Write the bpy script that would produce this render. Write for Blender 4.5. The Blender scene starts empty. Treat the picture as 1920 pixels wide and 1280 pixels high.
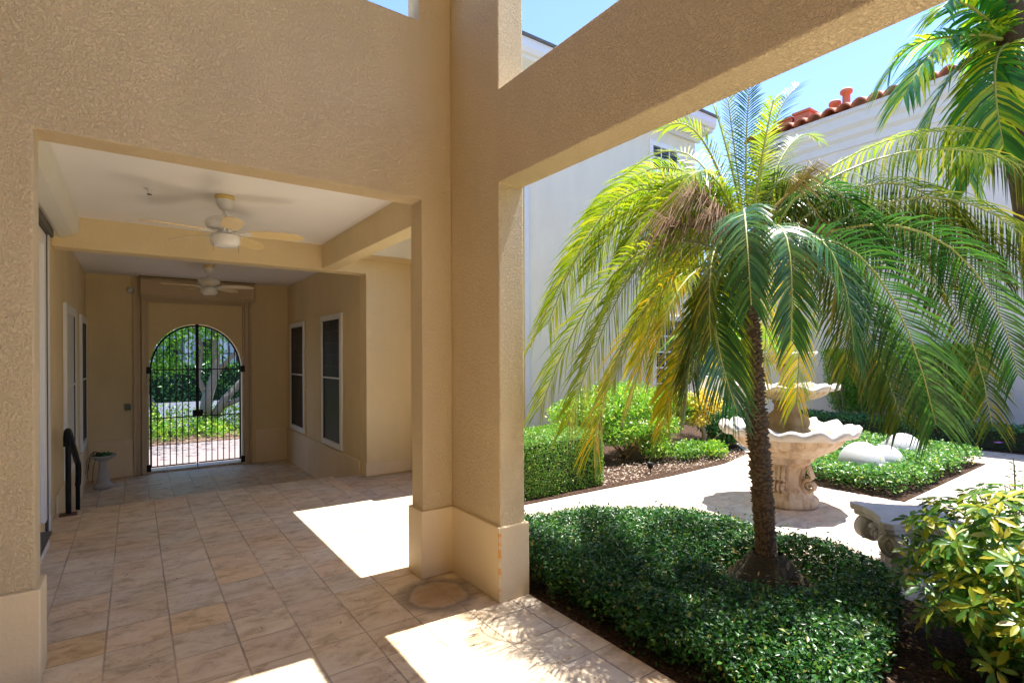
import bpy, bmesh, math, random
import numpy as np
from mathutils import Vector, Matrix
# ------------------------------------------------------------------ camera, sky, sun, exposure
sc = bpy.context.scene
rng = np.random.default_rng(7); random.seed(7)
H = 1.6
R = np.array([[0.81573437, 0.57841119, -0.00373634], [-0.57840619, 0.81574510, 0.00314383], [-0.00486998, -0.0004, 0.99998806]])
# columns: right, forward, up
R[:, 2] = np.cross(R[:, 0], R[:, 1])
cam_d = bpy.data.cameras.new('camera'); cam = bpy.data.objects.new('camera', cam_d)
sc.collection.objects.link(cam); sc.camera = cam
cam.matrix_world = Matrix(((R[0,0], R[0,2], -R[0,1], 0), (R[1,0], R[1,2], -R[1,1], 0), (R[2,0], R[2,2], -R[2,1], H), (0,0,0,1)))
cam_d.sensor_width = 36; cam_d.lens = 997.8/1920*36; cam_d.shift_y = 28.3/1920
cam_d.clip_start = 0.05; cam_d.clip_end = 2000
SUN = Vector((0.355, -0.014, 1)).normalized()
w = bpy.data.worlds.new('World'); sc.world = w; w.use_nodes = True
nt = w.node_tree; bg = nt.nodes['Background']
sky = nt.nodes.new('ShaderNodeTexSky'); sky.sky_type = 'NISHITA'; sky.sun_disc = False
sky.sun_elevation = math.asin(SUN.z); sky.sun_rotation = math.radians(92)
sky.air_density = 1.0; sky.dust_density = 0.3; sky.ozone_density = 6.0
hs_ = nt.nodes.new('ShaderNodeMixRGB'); hs_.blend_type = 'MULTIPLY'; hs_.inputs[0].default_value = 1; hs_.inputs[2].default_value = (.93, .90, 1.03, 1); nt.links.new(sky.outputs[0], hs_.inputs[1]); nt.links.new(hs_.outputs[0], bg.inputs[0]); bg.inputs[1].default_value = 0.11
sl = bpy.data.lights.new('sun', 'SUN'); sl.energy = 3.95; sl.angle = math.radians(0.5); sl.color = (1, .965, .9)
so = bpy.data.objects.new('sun', sl); sc.collection.objects.link(so)
so.rotation_euler = SUN.to_track_quat('Z', 'Y').to_euler(); so.location = (3, 0, 12)
vs = sc.view_settings; vs.view_transform = 'Standard'; vs.look = 'None'; vs.gamma = 1; vs.exposure = 1.86
sc.cycles.diffuse_bounces = 7; sc.cycles.max_bounces = 14; sc.cycles.transmission_bounces = 6
sc.cycles.sample_clamp_indirect = 8

# ------------------------------------------------------------------ helpers
C = sc.collection
def thing(name, label, cat, loc=(0,0,0), rz=0, group=None, kind=None):
    o = bpy.data.objects.new(name, None); C.objects.link(o); o.location = loc; o.rotation_euler = (0,0,rz)
    o.empty_display_size = .1
    if label: o['label'] = label
    if cat: o['category'] = cat
    if group: o['group'] = group
    if kind: o['kind'] = kind
    return o
def tag(o, label=None, cat=None, group=None, kind=None):
    for k, v in (('label',label),('category',cat),('group',group),('kind',kind)):
        if v: o[k] = v
    return o
def finish(name, me, m, parent=None, smooth=False, bevel=0):
    o = bpy.data.objects.new(name, me); C.objects.link(o)
    if m is not None:
        for mm in (m if isinstance(m, (list, tuple)) else [m]): me.materials.append(mm)
    if smooth: me.polygons.foreach_set('use_smooth', [True]*len(me.polygons))
    if parent is not None: o.parent = parent
    if bevel:
        b = o.modifiers.new('bevel', 'BEVEL'); b.width = bevel; b.segments = 2; b.limit_method = 'ANGLE'; b.angle_limit = math.radians(35)
    return o
class MB:
    def __init__(s): s.v = []; s.f = []
    def add(s, v, f):
        n = len(s.v); s.v += [tuple(p) for p in v]; s.f += [tuple(i+n for i in q) for q in f]; return s
    def box(s, x0, x1, y0, y1, z0, z1, M=None):
        v = [(x,y,z) for z in (z0,z1) for y in (y0,y1) for x in (x0,x1)]
        if M is not None: v = [M @ Vector(p) for p in v]
        return s.add(v, [(0,2,3,1),(4,5,7,6),(0,1,5,4),(2,6,7,3),(0,4,6,2),(1,3,7,5)])
    def tube(s, pts, r, n=8, cap=True):
        pts = [Vector(p) for p in pts]; rs = r if isinstance(r, (list,tuple)) else [r]*len(pts)
        v = []; f = []; up = None
        for i, p in enumerate(pts):
            t = (pts[min(i+1,len(pts)-1)] - pts[max(i-1,0)]).normalized()
            if up is None: up = t.orthogonal().normalized()
            up = (up - t*up.dot(t)).normalized(); sd = t.cross(up)
            for k in range(n):
                a = 2*math.pi*k/n; v.append(p + (up*math.cos(a)+sd*math.sin(a))*rs[i])
        for i in range(len(pts)-1):
            for k in range(n):
                f.append((i*n+k, i*n+(k+1)%n, (i+1)*n+(k+1)%n, (i+1)*n+k))
        if cap: f.append(tuple(range(n-1,-1,-1))); f.append(tuple((len(pts)-1)*n+k for k in range(n)))
        return s.add(v, f)
    def lathe(s, prof, n=32, c=(0,0), fn=None, cap=False):
        v = []; f = []
        for (r, z) in prof:
            for k in range(n):
                a = 2*math.pi*k/n; rr, zz = (r, z) if fn is None else fn(r, z, a)
                v.append((c[0]+rr*math.cos(a), c[1]+rr*math.sin(a), zz))
        for i in range(len(prof)-1):
            for k in range(n): f.append((i*n+k, i*n+(k+1)%n, (i+1)*n+(k+1)%n, (i+1)*n+k))
        if cap: f.append(tuple(range(n-1,-1,-1))); f.append(tuple((len(prof)-1)*n+k for k in range(n)))
        return s.add(v, f)
    def prism(s, pts, a0, a1, plane='xz', M=None):
        n = len(pts)
        mk = {'xz': lambda p,a: (p[0],a,p[1]), 'yz': lambda p,a: (a,p[0],p[1]), 'xy': lambda p,a: (p[0],p[1],a)}[plane]
        v = [mk(p,a0) for p in pts] + [mk(p,a1) for p in pts]
        if M is not None: v = [M @ Vector(p) for p in v]
        return s.add(v, [tuple(range(n)), tuple(range(2*n-1,n-1,-1))] + [(i,(i+1)%n,(i+1)%n+n,i+n) for i in range(n)])
    def build(s, name, m, parent=None, smooth=False, bevel=0, kind=None):
        me = bpy.data.meshes.new(name); me.from_pydata(s.v, [], s.f)
        bm = bmesh.new(); bm.from_mesh(me); bmesh.ops.recalc_face_normals(bm, faces=bm.faces); bm.to_mesh(me); bm.free()
        o = finish(name, me, m, parent, smooth, bevel)
        if kind: o['kind'] = kind
        return o
def box(name, x0,x1,y0,y1,z0,z1, m, parent=None, bevel=0, kind=None):
    return MB().box(x0,x1,y0,y1,z0,z1).build(name, m, parent, False, bevel, kind)
def grid_wall(name, us, vs, holes, w0, w1, plane, m, parent, bevel=.008):
    us = sorted(us); vs = sorted(vs); bm = bmesh.new(); vd = {}
    def V(u,v,w):
        k = (round(u,4),round(v,4),round(w,4))
        if k not in vd: vd[k] = bm.verts.new((u,w,v) if plane == 'xz' else (w,u,v))
        return vd[k]
    def full(i,j):
        if not (0 <= i < len(us)-1 and 0 <= j < len(vs)-1): return False
        cu = (us[i]+us[i+1])/2; cv = (vs[j]+vs[j+1])/2
        return not any(a<cu<b and c<cv<d for a,b,c,d in holes)
    for i in range(len(us)-1):
        for j in range(len(vs)-1):
            if not full(i,j): continue
            a,b,c,d = us[i],us[i+1],vs[j],vs[j+1]
            for w_ in (w0,w1): bm.faces.new([V(a,c,w_),V(b,c,w_),V(b,d,w_),V(a,d,w_)])
            if not full(i-1,j): bm.faces.new([V(a,c,w0),V(a,c,w1),V(a,d,w1),V(a,d,w0)])
            if not full(i+1,j): bm.faces.new([V(b,c,w0),V(b,c,w1),V(b,d,w1),V(b,d,w0)])
            if not full(i,j-1): bm.faces.new([V(a,c,w0),V(b,c,w0),V(b,c,w1),V(a,c,w1)])
            if not full(i,j+1): bm.faces.new([V(a,d,w0),V(b,d,w0),V(b,d,w1),V(a,d,w1)])
    bmesh.ops.recalc_face_normals(bm, faces=bm.faces)
    me = bpy.data.meshes.new(name); bm.to_mesh(me); bm.free()
    return finish(name, me, m, parent, False, bevel)
def np_mesh(name, V, nper, m, parent=None, tri=None, smooth=False):
    """V: (n, nper, 3); tri: face index lists within one island"""
    n = len(V); me = bpy.data.meshes.new(name)
    tri = np.array(tri); k = tri.shape[1]
    idx = (np.arange(n)[:,None,None]*nper + tri[None]).reshape(-1)
    me.vertices.add(n*nper); me.vertices.foreach_set('co', V.reshape(-1).astype(np.float32))
    nf = n*len(tri); me.loops.add(nf*k); me.loops.foreach_set('vertex_index', idx.astype(np.int32))
    me.polygons.add(nf); me.polygons.foreach_set('loop_start', np.arange(0, nf*k, k, dtype=np.int32))
    try: me.polygons.foreach_set('loop_total', np.full(nf, k, dtype=np.int32))
    except Exception: pass
    me.update(calc_edges=True); me.validate()
    return finish(name, me, m, parent, smooth)
def unit(a): return a/np.maximum(np.linalg.norm(a, axis=-1, keepdims=True), 1e-9)
def rand_dirs(n): return unit(rng.normal(size=(n,3)))
def leaves(name, P, D, N, L, W, m, parent=None, fold=.12):
    """P base points, D tip directions, N normals, L/W arrays -> one mesh of folded pointed leaves"""
    n = len(P); D = unit(D); S = unit(np.cross(D, N)); N = np.cross(S, D)
    L = np.broadcast_to(L, n)[:,None]; W = np.broadcast_to(W, n)[:,None]
    V = np.stack([P, P+D*L*.45+S*W*.5+N*W*fold, P+D*L-N*L*.08, P+D*L*.45-S*W*.5+N*W*fold], 1)
    return np_mesh(name, V, 4, m, parent, [(0,1,2),(0,2,3)])
def in_poly(x, y, poly):
    r = np.zeros(len(x), bool); j = len(poly)-1
    for i in range(len(poly)):
        xi,yi = poly[i]; xj,yj = poly[j]
        c = ((yi>y)!=(yj>y)) & (x < (xj-xi)*(y-yi)/(yj-yi+1e-12)+xi); r ^= c; j = i
    return r
def edge_dist(x, y, poly):
    d = np.full(len(x), 1e9)
    for i in range(len(poly)):
        a = np.array(poly[i]); b = np.array(poly[(i+1)%len(poly)]); ab = b-a
        t = np.clip(((x-a[0])*ab[0]+(y-a[1])*ab[1])/(ab@ab), 0, 1)
        d = np.minimum(d, np.hypot(x-a[0]-t*ab[0], y-a[1]-t*ab[1]))
    return d
def vnoise(x, y, s, seed=0):
    """smooth value noise"""
    r = np.random.default_rng(seed).random((64,64)); X = x*s; Y = y*s
    i = np.floor(X).astype(int); j = np.floor(Y).astype(int); fx = X-i; fy = Y-j
    fx = fx*fx*(3-2*fx); fy = fy*fy*(3-2*fy); g = lambda a,b: r[a%64,b%64]
    return (g(i,j)*(1-fx)+g(i+1,j)*fx)*(1-fy)+(g(i,j+1)*(1-fx)+g(i+1,j+1)*fx)*fy

# ------------------------------------------------------------------ materials
class NT:
    def __init__(s, name):
        s.m = bpy.data.materials.new(name); s.m.use_nodes = True; s.t = s.m.node_tree; s.n = s.t.nodes
        s.b = s.n['Principled BSDF']; s.o = s.n['Material Output']
    def add(s, t, **k):
        x = s.n.new('ShaderNode'+t)
        for a, v in k.items(): setattr(x, a, v)
        return x
    def set(s, sock, v):
        if isinstance(v, bpy.types.NodeSocket): s.t.links.new(v, sock)
        elif isinstance(v, (tuple, list)) and sock.type == 'RGBA' and len(v) == 3: sock.default_value = (*v, 1)
        else: sock.default_value = v
    def math(s, op, a, b=None, c=None):
        x = s.add('Math', operation=op); s.set(x.inputs[0], a)
        if b is not None: s.set(x.inputs[1], b)
        if c is not None: s.set(x.inputs[2], c)
        return x.outputs[0]
    def pos(s, obj=False):
        return s.add('TexCoord').outputs['Object'] if obj else s.add('NewGeometry').outputs['Position']
    def vscale(s, v, sc_, off=(0,0,0)):
        x = s.add('Mapping'); s.set(x.inputs[0], v); x.inputs['Scale'].default_value = sc_; x.inputs['Location'].default_value = off; return x.outputs[0]
    def noise(s, v, scale, detail=3, rough=.5, dist=0):
        x = s.add('TexNoise'); s.set(x.inputs['Vector'], v); x.inputs['Scale'].default_value = scale
        x.inputs['Detail'].default_value = detail; x.inputs['Roughness'].default_value = rough; x.inputs['Distortion'].default_value = dist
        return x.outputs['Fac']
    def ramp(s, f, stops, interp='LINEAR'):
        x = s.add('ValToRGB'); s.set(x.inputs[0], f); r = x.color_ramp; r.interpolation = interp
        while len(r.elements) < len(stops): r.elements.new(.5)
        for e, (p, c) in zip(r.elements, stops): e.position = p; e.color = (*c, 1) if len(c) == 3 else c
        return x.outputs[0]
    def mix(s, f, a, b, blend='MIX'):
        x = s.add('MixRGB', blend_type=blend); s.set(x.inputs[0], f); s.set(x.inputs[1], a); s.set(x.inputs[2], b); return x.outputs[0]
    def bump(s, h, dist, strength=1, normal=None):
        x = s.add('Bump'); s.set(x.inputs['Height'], h); x.inputs['Distance'].default_value = dist; x.inputs['Strength'].default_value = strength
        if normal is not None: s.set(x.inputs['Normal'], normal)
        return x.outputs[0]
    def done(s, col=None, rough=.8, bump=None, spec=None, metal=None):
        if col is not None: s.set(s.b.inputs['Base Color'], col)
        s.set(s.b.inputs['Roughness'], rough)
        if spec is not None: s.b.inputs['Specular IOR Level'].default_value = spec
        if metal is not None: s.b.inputs['Metallic'].default_value = metal
        if bump is not None: s.set(s.b.inputs['Normal'], bump)
        return s.m
def g3(v): return (v,v,v)
def stucco(name, c, amt=.006, scale=38, rough=.75, var=.12, spec=.35):
    s = NT(name); p = s.pos()
    big = s.noise(p, 1.3, 4, .6); fine = s.noise(p, scale, 5, .62, .8); f2 = s.noise(p, scale*4, 2)
    fa = s.noise(s.vscale(p, (1,1,1.9)), scale*.55, 4, .6, 1.6); am = s.ramp(s.noise(p, 2.3, 3), [(.3,g3(.9)),(.7,g3(1))])
    h = s.ramp(fine, [(.38,g3(0)),(.52,g3(.7)),(.64,g3(1))]); h = s.math('ADD', s.math('MULTIPLY', s.math('ADD', h, s.math('MULTIPLY', fa, .8)), am), s.math('MULTIPLY', f2, .35))
    strk = s.ramp(s.noise(s.vscale(p, (1.6,1.6,.5)), 1.6, 5, .65), [(.35,g3(.93)),(.6,g3(1))])
    col = s.mix(big, tuple(x*(1-var) for x in c), tuple(min(1,x*(1+var*.6)) for x in c))
    col = s.mix(.8, col, strk, 'MULTIPLY')
    return s.done(col, rough, s.bump(h, amt), spec)
def plain(name, c, rough=.6, var=.1, scale=6, bump=0, spec=None, metal=None, bscale=60, obj=True):
    s = NT(name); p = s.pos(obj); n = s.noise(p, scale, 4, .6)
    col = s.mix(n, tuple(x*(1-var) for x in c), tuple(min(1,x*(1+var)) for x in c))
    return s.done(col, rough, s.bump(s.noise(p, bscale, 3), bump) if bump else None, spec, metal)
def leaf_mat(name, stops, trans=.45, rough=.45, tcol=1.5, patch=0, spec=.5):
    s = NT(name); g = s.add('NewGeometry'); r = g.outputs['Random Per Island']
    col = s.ramp(r, stops)
    if patch:
        n = s.noise(g.outputs['Position'], patch, 2); col = s.mix(s.ramp(n, [(.42,g3(0)),(.6,g3(1))]), col, s.ramp(r, [(0,stops[-1][1]),(1,stops[len(stops)//2][1])]))
    s.done(col, rough, None, spec)
    tr = s.add('BsdfTranslucent'); s.set(tr.inputs[0], s.mix(1, col, (tcol, tcol*1.05, tcol*.55), 'MULTIPLY'))
    mx = s.add('MixShader'); mx.inputs[0].default_value = trans
    s.t.links.new(s.b.outputs[0], mx.inputs[1]); s.t.links.new(tr.outputs[0], mx.inputs[2]); s.t.links.new(mx.outputs[0], s.o.inputs[0])
    return s.m
def travertine(name, base=((.52,.42,.29),(.67,.58,.44),(.76,.69,.55)), off=(-.14,3.64), ts=.308, gold=True, stain=None):
    s = NT(name); p = s.pos(); sep = s.add('SeparateXYZ'); s.set(sep.inputs[0], p)
    ux = s.math('DIVIDE', s.math('SUBTRACT', sep.outputs[0], off[0]), ts); uy = s.math('DIVIDE', s.math('SUBTRACT', sep.outputs[1], off[1]), ts)
    ix = s.math('FLOOR', ux); iy = s.math('FLOOR', uy)
    cb = s.add('CombineXYZ'); s.set(cb.inputs[0], ix); s.set(cb.inputs[1], iy)
    wn = s.add('TexWhiteNoise', noise_dimensions='2D'); s.set(wn.inputs['Vector'], cb.outputs[0])
    def edge(u):
        f = s.math('FRACT', u); return s.math('MINIMUM', f, s.math('SUBTRACT', 1, f))
    e = s.math('MINIMUM', s.math('MULTIPLY', edge(ux), .8), edge(uy))
    e = s.math('ADD', e, s.math('MULTIPLY', s.math('SUBTRACT', s.noise(p, 60, 2), .5), .012))
    grout = s.math('MULTIPLY', s.ramp(e, [(.008,g3(1)),(.017,g3(0))]), s.ramp(s.noise(p, 1.7, 3), [(.32,g3(.25)),(.62,g3(1))]))
    off3 = s.add('VectorMath', operation='ADD'); s.set(off3.inputs[0], s.vscale(p, (3.2, 5.0, 1))); s.set(off3.inputs[1], wn.outputs['Color'])
    vein = s.noise(off3.outputs[0], 1.7, 9, .72, .5)
    vcol = s.ramp(vein, [(.36,tuple(v*.9 for v in base[0])),(.48,base[1]),(.62,base[2])])
    tint = s.ramp(wn.outputs['Value'], [(0,(.92,.86,.84)),(.3,(1,.97,.95)),(.5,(.90,.90,.92)),(.7,(1.0,.9,.82)),(.93,(1,.95,.88)),(.985,(1.0,.86,.66))], 'CONSTANT')
    gt_ = s.math('MULTIPLY', s.math('COMPARE', ix, -1, .1), s.math('COMPARE', iy, 0, .1)); tint = s.mix(gt_, tint, (.92,.74,.50))
    col = s.mix(.85, vcol, tint, 'MULTIPLY')
    big = s.noise(p, 1.1, 4, .6); col = s.mix(s.math('MULTIPLY', s.ramp(big, [(.4,g3(0)),(.7,g3(1))]), .7), col, s.mix(1, col, (1.0,.85,.64), 'MULTIPLY'))
    pit = s.ramp(s.noise(s.vscale(p, (1,2.2,1)), 38, 5, .7, .6), [(.60,g3(0)),(.66,g3(1))]); pm = s.math('MULTIPLY', pit, s.ramp(s.noise(p, 3.1, 2), [(.44,g3(0)),(.58,g3(1))]))
    col = s.mix(s.math('MULTIPLY', pm, .8), col, (.17,.11,.07))
    if stain:
        d = s.add('VectorMath', operation='DISTANCE'); s.set(d.inputs[0], s.vscale(p, (1,1,0))); d.inputs[1].default_value = (stain[0], stain[1], 0)
        dd = s.math('ADD', d.outputs['Value'], s.math('MULTIPLY', s.math('SUBTRACT', s.noise(p, 9, 3), .5), .09))
        ring = s.ramp(dd, [(0,(.42,.42,.42)),(stain[2]*.62,(.2,.2,.2)),(stain[2]*.78,(.75,.75,.75)),(stain[2]*.95,(.5,.5,.5)),(stain[2]*1.15,(0,0,0))])
        inner = s.ramp(dd, [(stain[2]*.6,g3(1)),(stain[2]*.72,g3(0))])
        col = s.mix(ring, col, (.10,.085,.075)); col = s.mix(s.math('MULTIPLY', inner, .6), col, (.34,.20,.075))
    col = s.mix(s.math('MULTIPLY', grout, .7), col, (.22,.165,.135))
    h = s.math('SUBTRACT', s.math('SUBTRACT', s.math('MULTIPLY', vein, .15), s.math('MULTIPLY', grout, .8)), s.math('MULTIPLY', pm, .6))
    return s.done(col, s.ramp(vein, [(.3,g3(.55)),(.7,g3(.38))]), s.bump(h, .003), .4)
M_ = {}
M_['stucco'] = stucco('stucco tan', (.77,.62,.385), .0062, 64)
M_['stucco_smooth'] = stucco('stucco tan smooth', (.80,.65,.42), .0012, 60, .6)
M_['stucco_brightened'] = stucco('stucco fine brightened', (.86,.70,.41), .0035, 70)  # same paint as the porch, colour lightened to stand in for passage light
M_['ceiling'] = plain('ceiling paint', (.84,.83,.82), .8, .03, 2, .0006, bscale=120)
M_['white'] = plain('white trim paint', (.76,.76,.74), .45, .04)
M_['box_white'] = plain('shutter box paint', (.70,.68,.60), .4, .04)
M_['wht_bldg'] = stucco('white building render', (.80,.745,.60), .0025, 60, .85, .05)
M_['wht_bldg_r'] = stucco('grey white render', (.76,.73,.68), .0025, 60, .85, .05)
M_['fascia'] = plain('fascia paint', (.66,.67,.67), .5, .05)
M_['iron'] = plain('black iron', (.008,.008,.009), .5, .3, spec=.2)
M_['darkmetal'] = plain('dark bronze metal', (.05,.047,.045), .45, .2)
M_['brown_trim'] = plain('brown shutter trim', (.54,.42,.27), .5, .08)
M_['brown_dark'] = plain('dark brown gap', (.10,.065,.045), .7, .1)
M_['clay'] = plain('clay roof tile', (.52,.17,.09), .8, .35, 5, .002)
M_['clay_or'] = plain('orange vent paint', (.50,.17,.09), .7, .15)
M_['slate'] = plain('dark roof tile', (.10,.10,.10), .8, .3, 4)
M_['glass'] = plain('dark window glass', (.022,.020,.019), .4, .2, spec=.12)
M_['blind'] = plain('window blind', (.08,.10,.10), .5, .1)
M_['soil'] = None
s = NT('mulch'); p = s.pos(); n1 = s.noise(p, 55, 4, .7); n2 = s.noise(p, 18, 3)
M_['soil'] = s.done(s.ramp(n1, [(.35,(.02,.012,.008)),(.52,(.075,.042,.028)),(.64,(.15,.09,.06)),(.72,(.32,.25,.2))]), .95, s.bump(s.math('ADD', n1, n2), .03), .15)
M_['floor'] = travertine('travertine floor', stain=(1.66,3.22,.26))
M_['path'] = travertine('travertine path', ((.42,.36,.29),(.55,.49,.42),(.64,.58,.51)), gold=False)
s = NT('cast stone'); p = s.pos(True); sep = s.add('SeparateXYZ'); s.set(sep.inputs[0], p)
st = s.noise(s.vscale(p, (9,9,.9)), 1.5, 5, .6, .4); sp = s.noise(p, 40, 3)
geo = s.add('NewGeometry'); nz = s.add('SeparateXYZ'); s.set(nz.inputs[0], geo.outputs['Normal'])
c0 = s.ramp(st, [(.36,(.30,.18,.09)),(.48,(.50,.35,.21)),(.62,(.60,.46,.31))])
wet = s.ramp(s.noise(p, 3, 3), [(.4,g3(0)),(.6,g3(1))])
M_['stone'] = s.done(s.mix(s.math('MULTIPLY', wet, .35), c0, (.60,.52,.42)), .7, s.bump(sp, .003), .3)
M_['stone_pale'] = plain('pale cast stone', (.55,.50,.44), .75, .15, 9, .003)
M_['stone_brown'] = plain('algae stained stone', (.33,.22,.10), .7, .3, 8, .003)
M_['stone_grey'] = plain('grey cast stone', (.42,.40,.385), .8, .2, 9, .004)
M_['ball'] = plain('white stone', (.50,.495,.475), .6, .06, 6, .002, bscale=140)
s = NT('fountain water'); M_['water'] = s.done((.20,.21,.06), .05, s.bump(s.noise(s.pos(), 14, 2), .004), .6)
M_['water'].node_tree.nodes['Principled BSDF'].inputs['Transmission Weight'].default_value = .2
M_['gc'] = leaf_mat('ground cover leaf', [(0,(.010,.040,.012)),(.45,(.022,.085,.018)),(.75,(.04,.15,.025)),(.95,(.10,.21,.035)),(1,(.26,.24,.05))], .3, .36, 1.6, spec=.4)
M_['gc2'] = leaf_mat('jasmine leaf', [(0,(.04,.12,.025)),(.5,(.075,.22,.045)),(.85,(.16,.34,.07)),(1,(.40,.38,.08))], .3, .32, 1.6)
M_['hedge'] = leaf_mat('clipped hedge leaf', [(0,(.05,.14,.02)),(.5,(.12,.29,.04)),(.85,(.24,.43,.06)),(1,(.45,.38,.14))], .35, .4)
M_['bush'] = leaf_mat('light green leaf', [(0,(.08,.20,.02)),(.5,(.17,.38,.035)),(.85,(.33,.50,.06)),(1,(.55,.50,.12))], .4, .4)
M_['darkbush'] = leaf_mat('dark glossy leaf', [(0,(.015,.06,.02)),(.6,(.04,.15,.035)),(1,(.13,.30,.06))], .3, .3)
M_['yellow'] = leaf_mat('yellow leaf', [(0,(.45,.32,.03)),(.5,(.70,.52,.06)),(1,(.80,.68,.25))], .4, .45)
M_['bamboo'] = leaf_mat('fine upright leaf', [(0,(.06,.17,.025)),(.5,(.15,.38,.045)),(.9,(.28,.52,.07)),(1,(.45,.38,.16))], .35, .45)
M_['strip'] = leaf_mat('low hedge leaf', [(0,(.02,.08,.03)),(.6,(.045,.16,.05)),(1,(.11,.26,.07))], .3, .35)
M_['schef'] = leaf_mat('variegated leaf', [(0,(.02,.08,.015)),(.34,(.05,.16,.02)),(.5,(.14,.26,.025)),(.62,(.34,.36,.03)),(.78,(.50,.42,.04)),(.88,(.07,.18,.03)),(.97,(.20,.3,.04)),(1,(.72,.62,.36))], .42, .35, 1.7)
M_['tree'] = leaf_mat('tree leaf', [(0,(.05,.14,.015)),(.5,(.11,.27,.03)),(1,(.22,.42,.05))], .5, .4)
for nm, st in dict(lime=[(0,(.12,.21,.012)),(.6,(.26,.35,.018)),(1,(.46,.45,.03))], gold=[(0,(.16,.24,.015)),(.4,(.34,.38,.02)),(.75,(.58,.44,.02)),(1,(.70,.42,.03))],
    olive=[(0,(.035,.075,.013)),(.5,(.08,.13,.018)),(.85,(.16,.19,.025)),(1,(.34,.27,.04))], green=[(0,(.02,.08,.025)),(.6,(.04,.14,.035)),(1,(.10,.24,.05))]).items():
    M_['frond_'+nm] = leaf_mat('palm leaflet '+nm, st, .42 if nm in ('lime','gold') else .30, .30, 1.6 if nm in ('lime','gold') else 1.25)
M_['areca'] = leaf_mat('soft palm leaflet', [(0,(.10,.30,.02)),(.6,(.20,.48,.04)),(1,(.42,.60,.06))], .5, .4)
M_['xmas'] = leaf_mat('broad palm leaflet', [(0,(.02,.12,.03)),(.45,(.06,.24,.03)),(.75,(.28,.42,.02)),(1,(.62,.62,.03))], .45, .3, 1.6)
M_['rachis'] = plain('frond rachis', (.34,.38,.10), .45, .2)
M_['bark'] = plain('fibrous bark', (.075,.05,.032), .95, .5, 30, .006)
M_['bark_tip'] = plain('leaf scar', (.17,.12,.075), .9, .4, 40)
M_['twig'] = plain('twig', (.26,.19,.12), .85, .25, 20)
M_['stalkbrown'] = plain('dried flower strand', (.30,.195,.115), .9, .3, 12)
M_['paleBark'] = plain('pale bark', (.22,.195,.165), .9, .25, 9, .01)
M_['moss'] = plain('mossy root', (.045,.035,.018), .95, .5, 18, .012)

# ------------------------------------------------------------------ ground and paving (setting)
def poly_sheet(name, pts, z, m, kind='structure', depth=.25):
    return MB().prism(pts, z-depth, z, 'xy').build(name, m, None, kind=kind)
g = MB(); g.box(-400,400,-400,900,-2,-.52); s = NT('far ground'); M_['ground'] = s.done(s.ramp(s.noise(s.pos(), .6, 5), [(.4,(.05,.08,.02)),(.6,(.10,.13,.04))]), .95)
g.build('ground', M_['ground'], kind='structure')
MB().prism([(2.161,-9),(14.3,-9),(14.3,11.0),(2.75,11.0),(2.75,7.19),(2.161,7.19)], -.5, -.02, 'xy').build('courtyard_paving', M_['path'], kind='structure')
box('porch_floor', -6, 2.16, -7, 7.25, -.5, 0, M_['floor'], kind='structure')
sp_ = MB()
for i in range(2): sp_.box(-.675, 2.545, 7.2501+.3*i, 7.55+.3*i, -.5, -.157*(i+1))
sp_.build('steps', M_['floor'], kind='structure', bevel=.006)
box('passage_floor', -.675, 2.545, 7.851, 11.86, -.5, -.47, M_['floor'], kind='structure')
BED1 = [(2.165,-1.0),(2.165,3.72),(2.6,3.76),(3.15,3.62),(3.75,3.42),(4.25,3.1),(4.33,2.6),(4.25,2.1),(4.22,1.7),(4.12,1.3),(4.7,.6),(4.9,-1.0)]
BED2 = [(6.9,2.28),(10.2,2.36),(10.35,4.2),(7.2,4.25),(6.86,3.5)]
BED3 = [(3.1,5.72),(3.1,4.66),(4.7,4.64),(5.9,4.60),(7.2,4.66),(8.2,4.9),(9.0,5.6),(12.9,6.4),(13.2,9.29),(4.16,9.29),(4.16,5.72)]
BED4 = [(11.45,6.0),(11.35,4.6),(11.62,2.6),(11.9,-4),(13.98,-4),(13.98,6.0)]
BED5 = [(4.95,-1.2),(4.75,.6),(5.2,1.0),(6.0,1.25),(6.6,.9),(6.9,-1.2)]
def bed(name, poly, h=.03):
    return poly_sheet(name, poly, h-.02, M_['soil'], depth=.06)
for pl in (BED1, BED2, BED3, BED4, BED5): bed('mulch_bed', pl, .012)

# ------------------------------------------------------------------ porch arcade (L shaped pier, header, beam)
arc = thing('arcade_building', 'tan stucco porch with L shaped pier, deep passage header and beam over the garden', 'porch', (1.94,3.6,0))
arc.location = (0,0,0)
XI, XO, YF, YB = 1.943, 2.143, 3.514, 3.702
grid_wall('front_wall', (-6,-.406,1.681,1.697,XI), (0,2.74,4.026,5.9,6.6), [(-.406,1.697,0,2.74),(-4,1.681,4.026,5.9)], YF, YB, 'xz', M_['stucco'], arc)
grid_wall('side_wall', (-6.5,-5.5,2.883,3.76), (0,2.735,3.346,6.05,6.6), [(-5.5,2.883,0,2.735),(-5.5,2.883,3.346,6.05)], XI, XO, 'yz', M_['stucco'], arc)
box('porch_roof', -6, XO+.1, -6.5, YB+.1, 6.602, 6.8, M_['stucco_brightened'], arc)
grid_wall('house_wall', (-6.5,3.51), (0,6.6), [], -4.2, -4.0, 'yz', M_['stucco'], arc)
grid_wall('rear_wall', (-3.99,XI), (0,6.6), [(-2.6,1.2,0,2.6)], -6.5, -6.3, 'xz', M_['stucco'], arc)
s = NT('pier base paint'); p = s.pos(); sep = s.add('SeparateXYZ'); s.set(sep.inputs[0], p)
dx = s.math('ABSOLUTE', s.math('SUBTRACT', sep.outputs[0], 1.925)); dy = s.math('ABSOLUTE', s.math('SUBTRACT', sep.outputs[1], 2.866))
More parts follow.
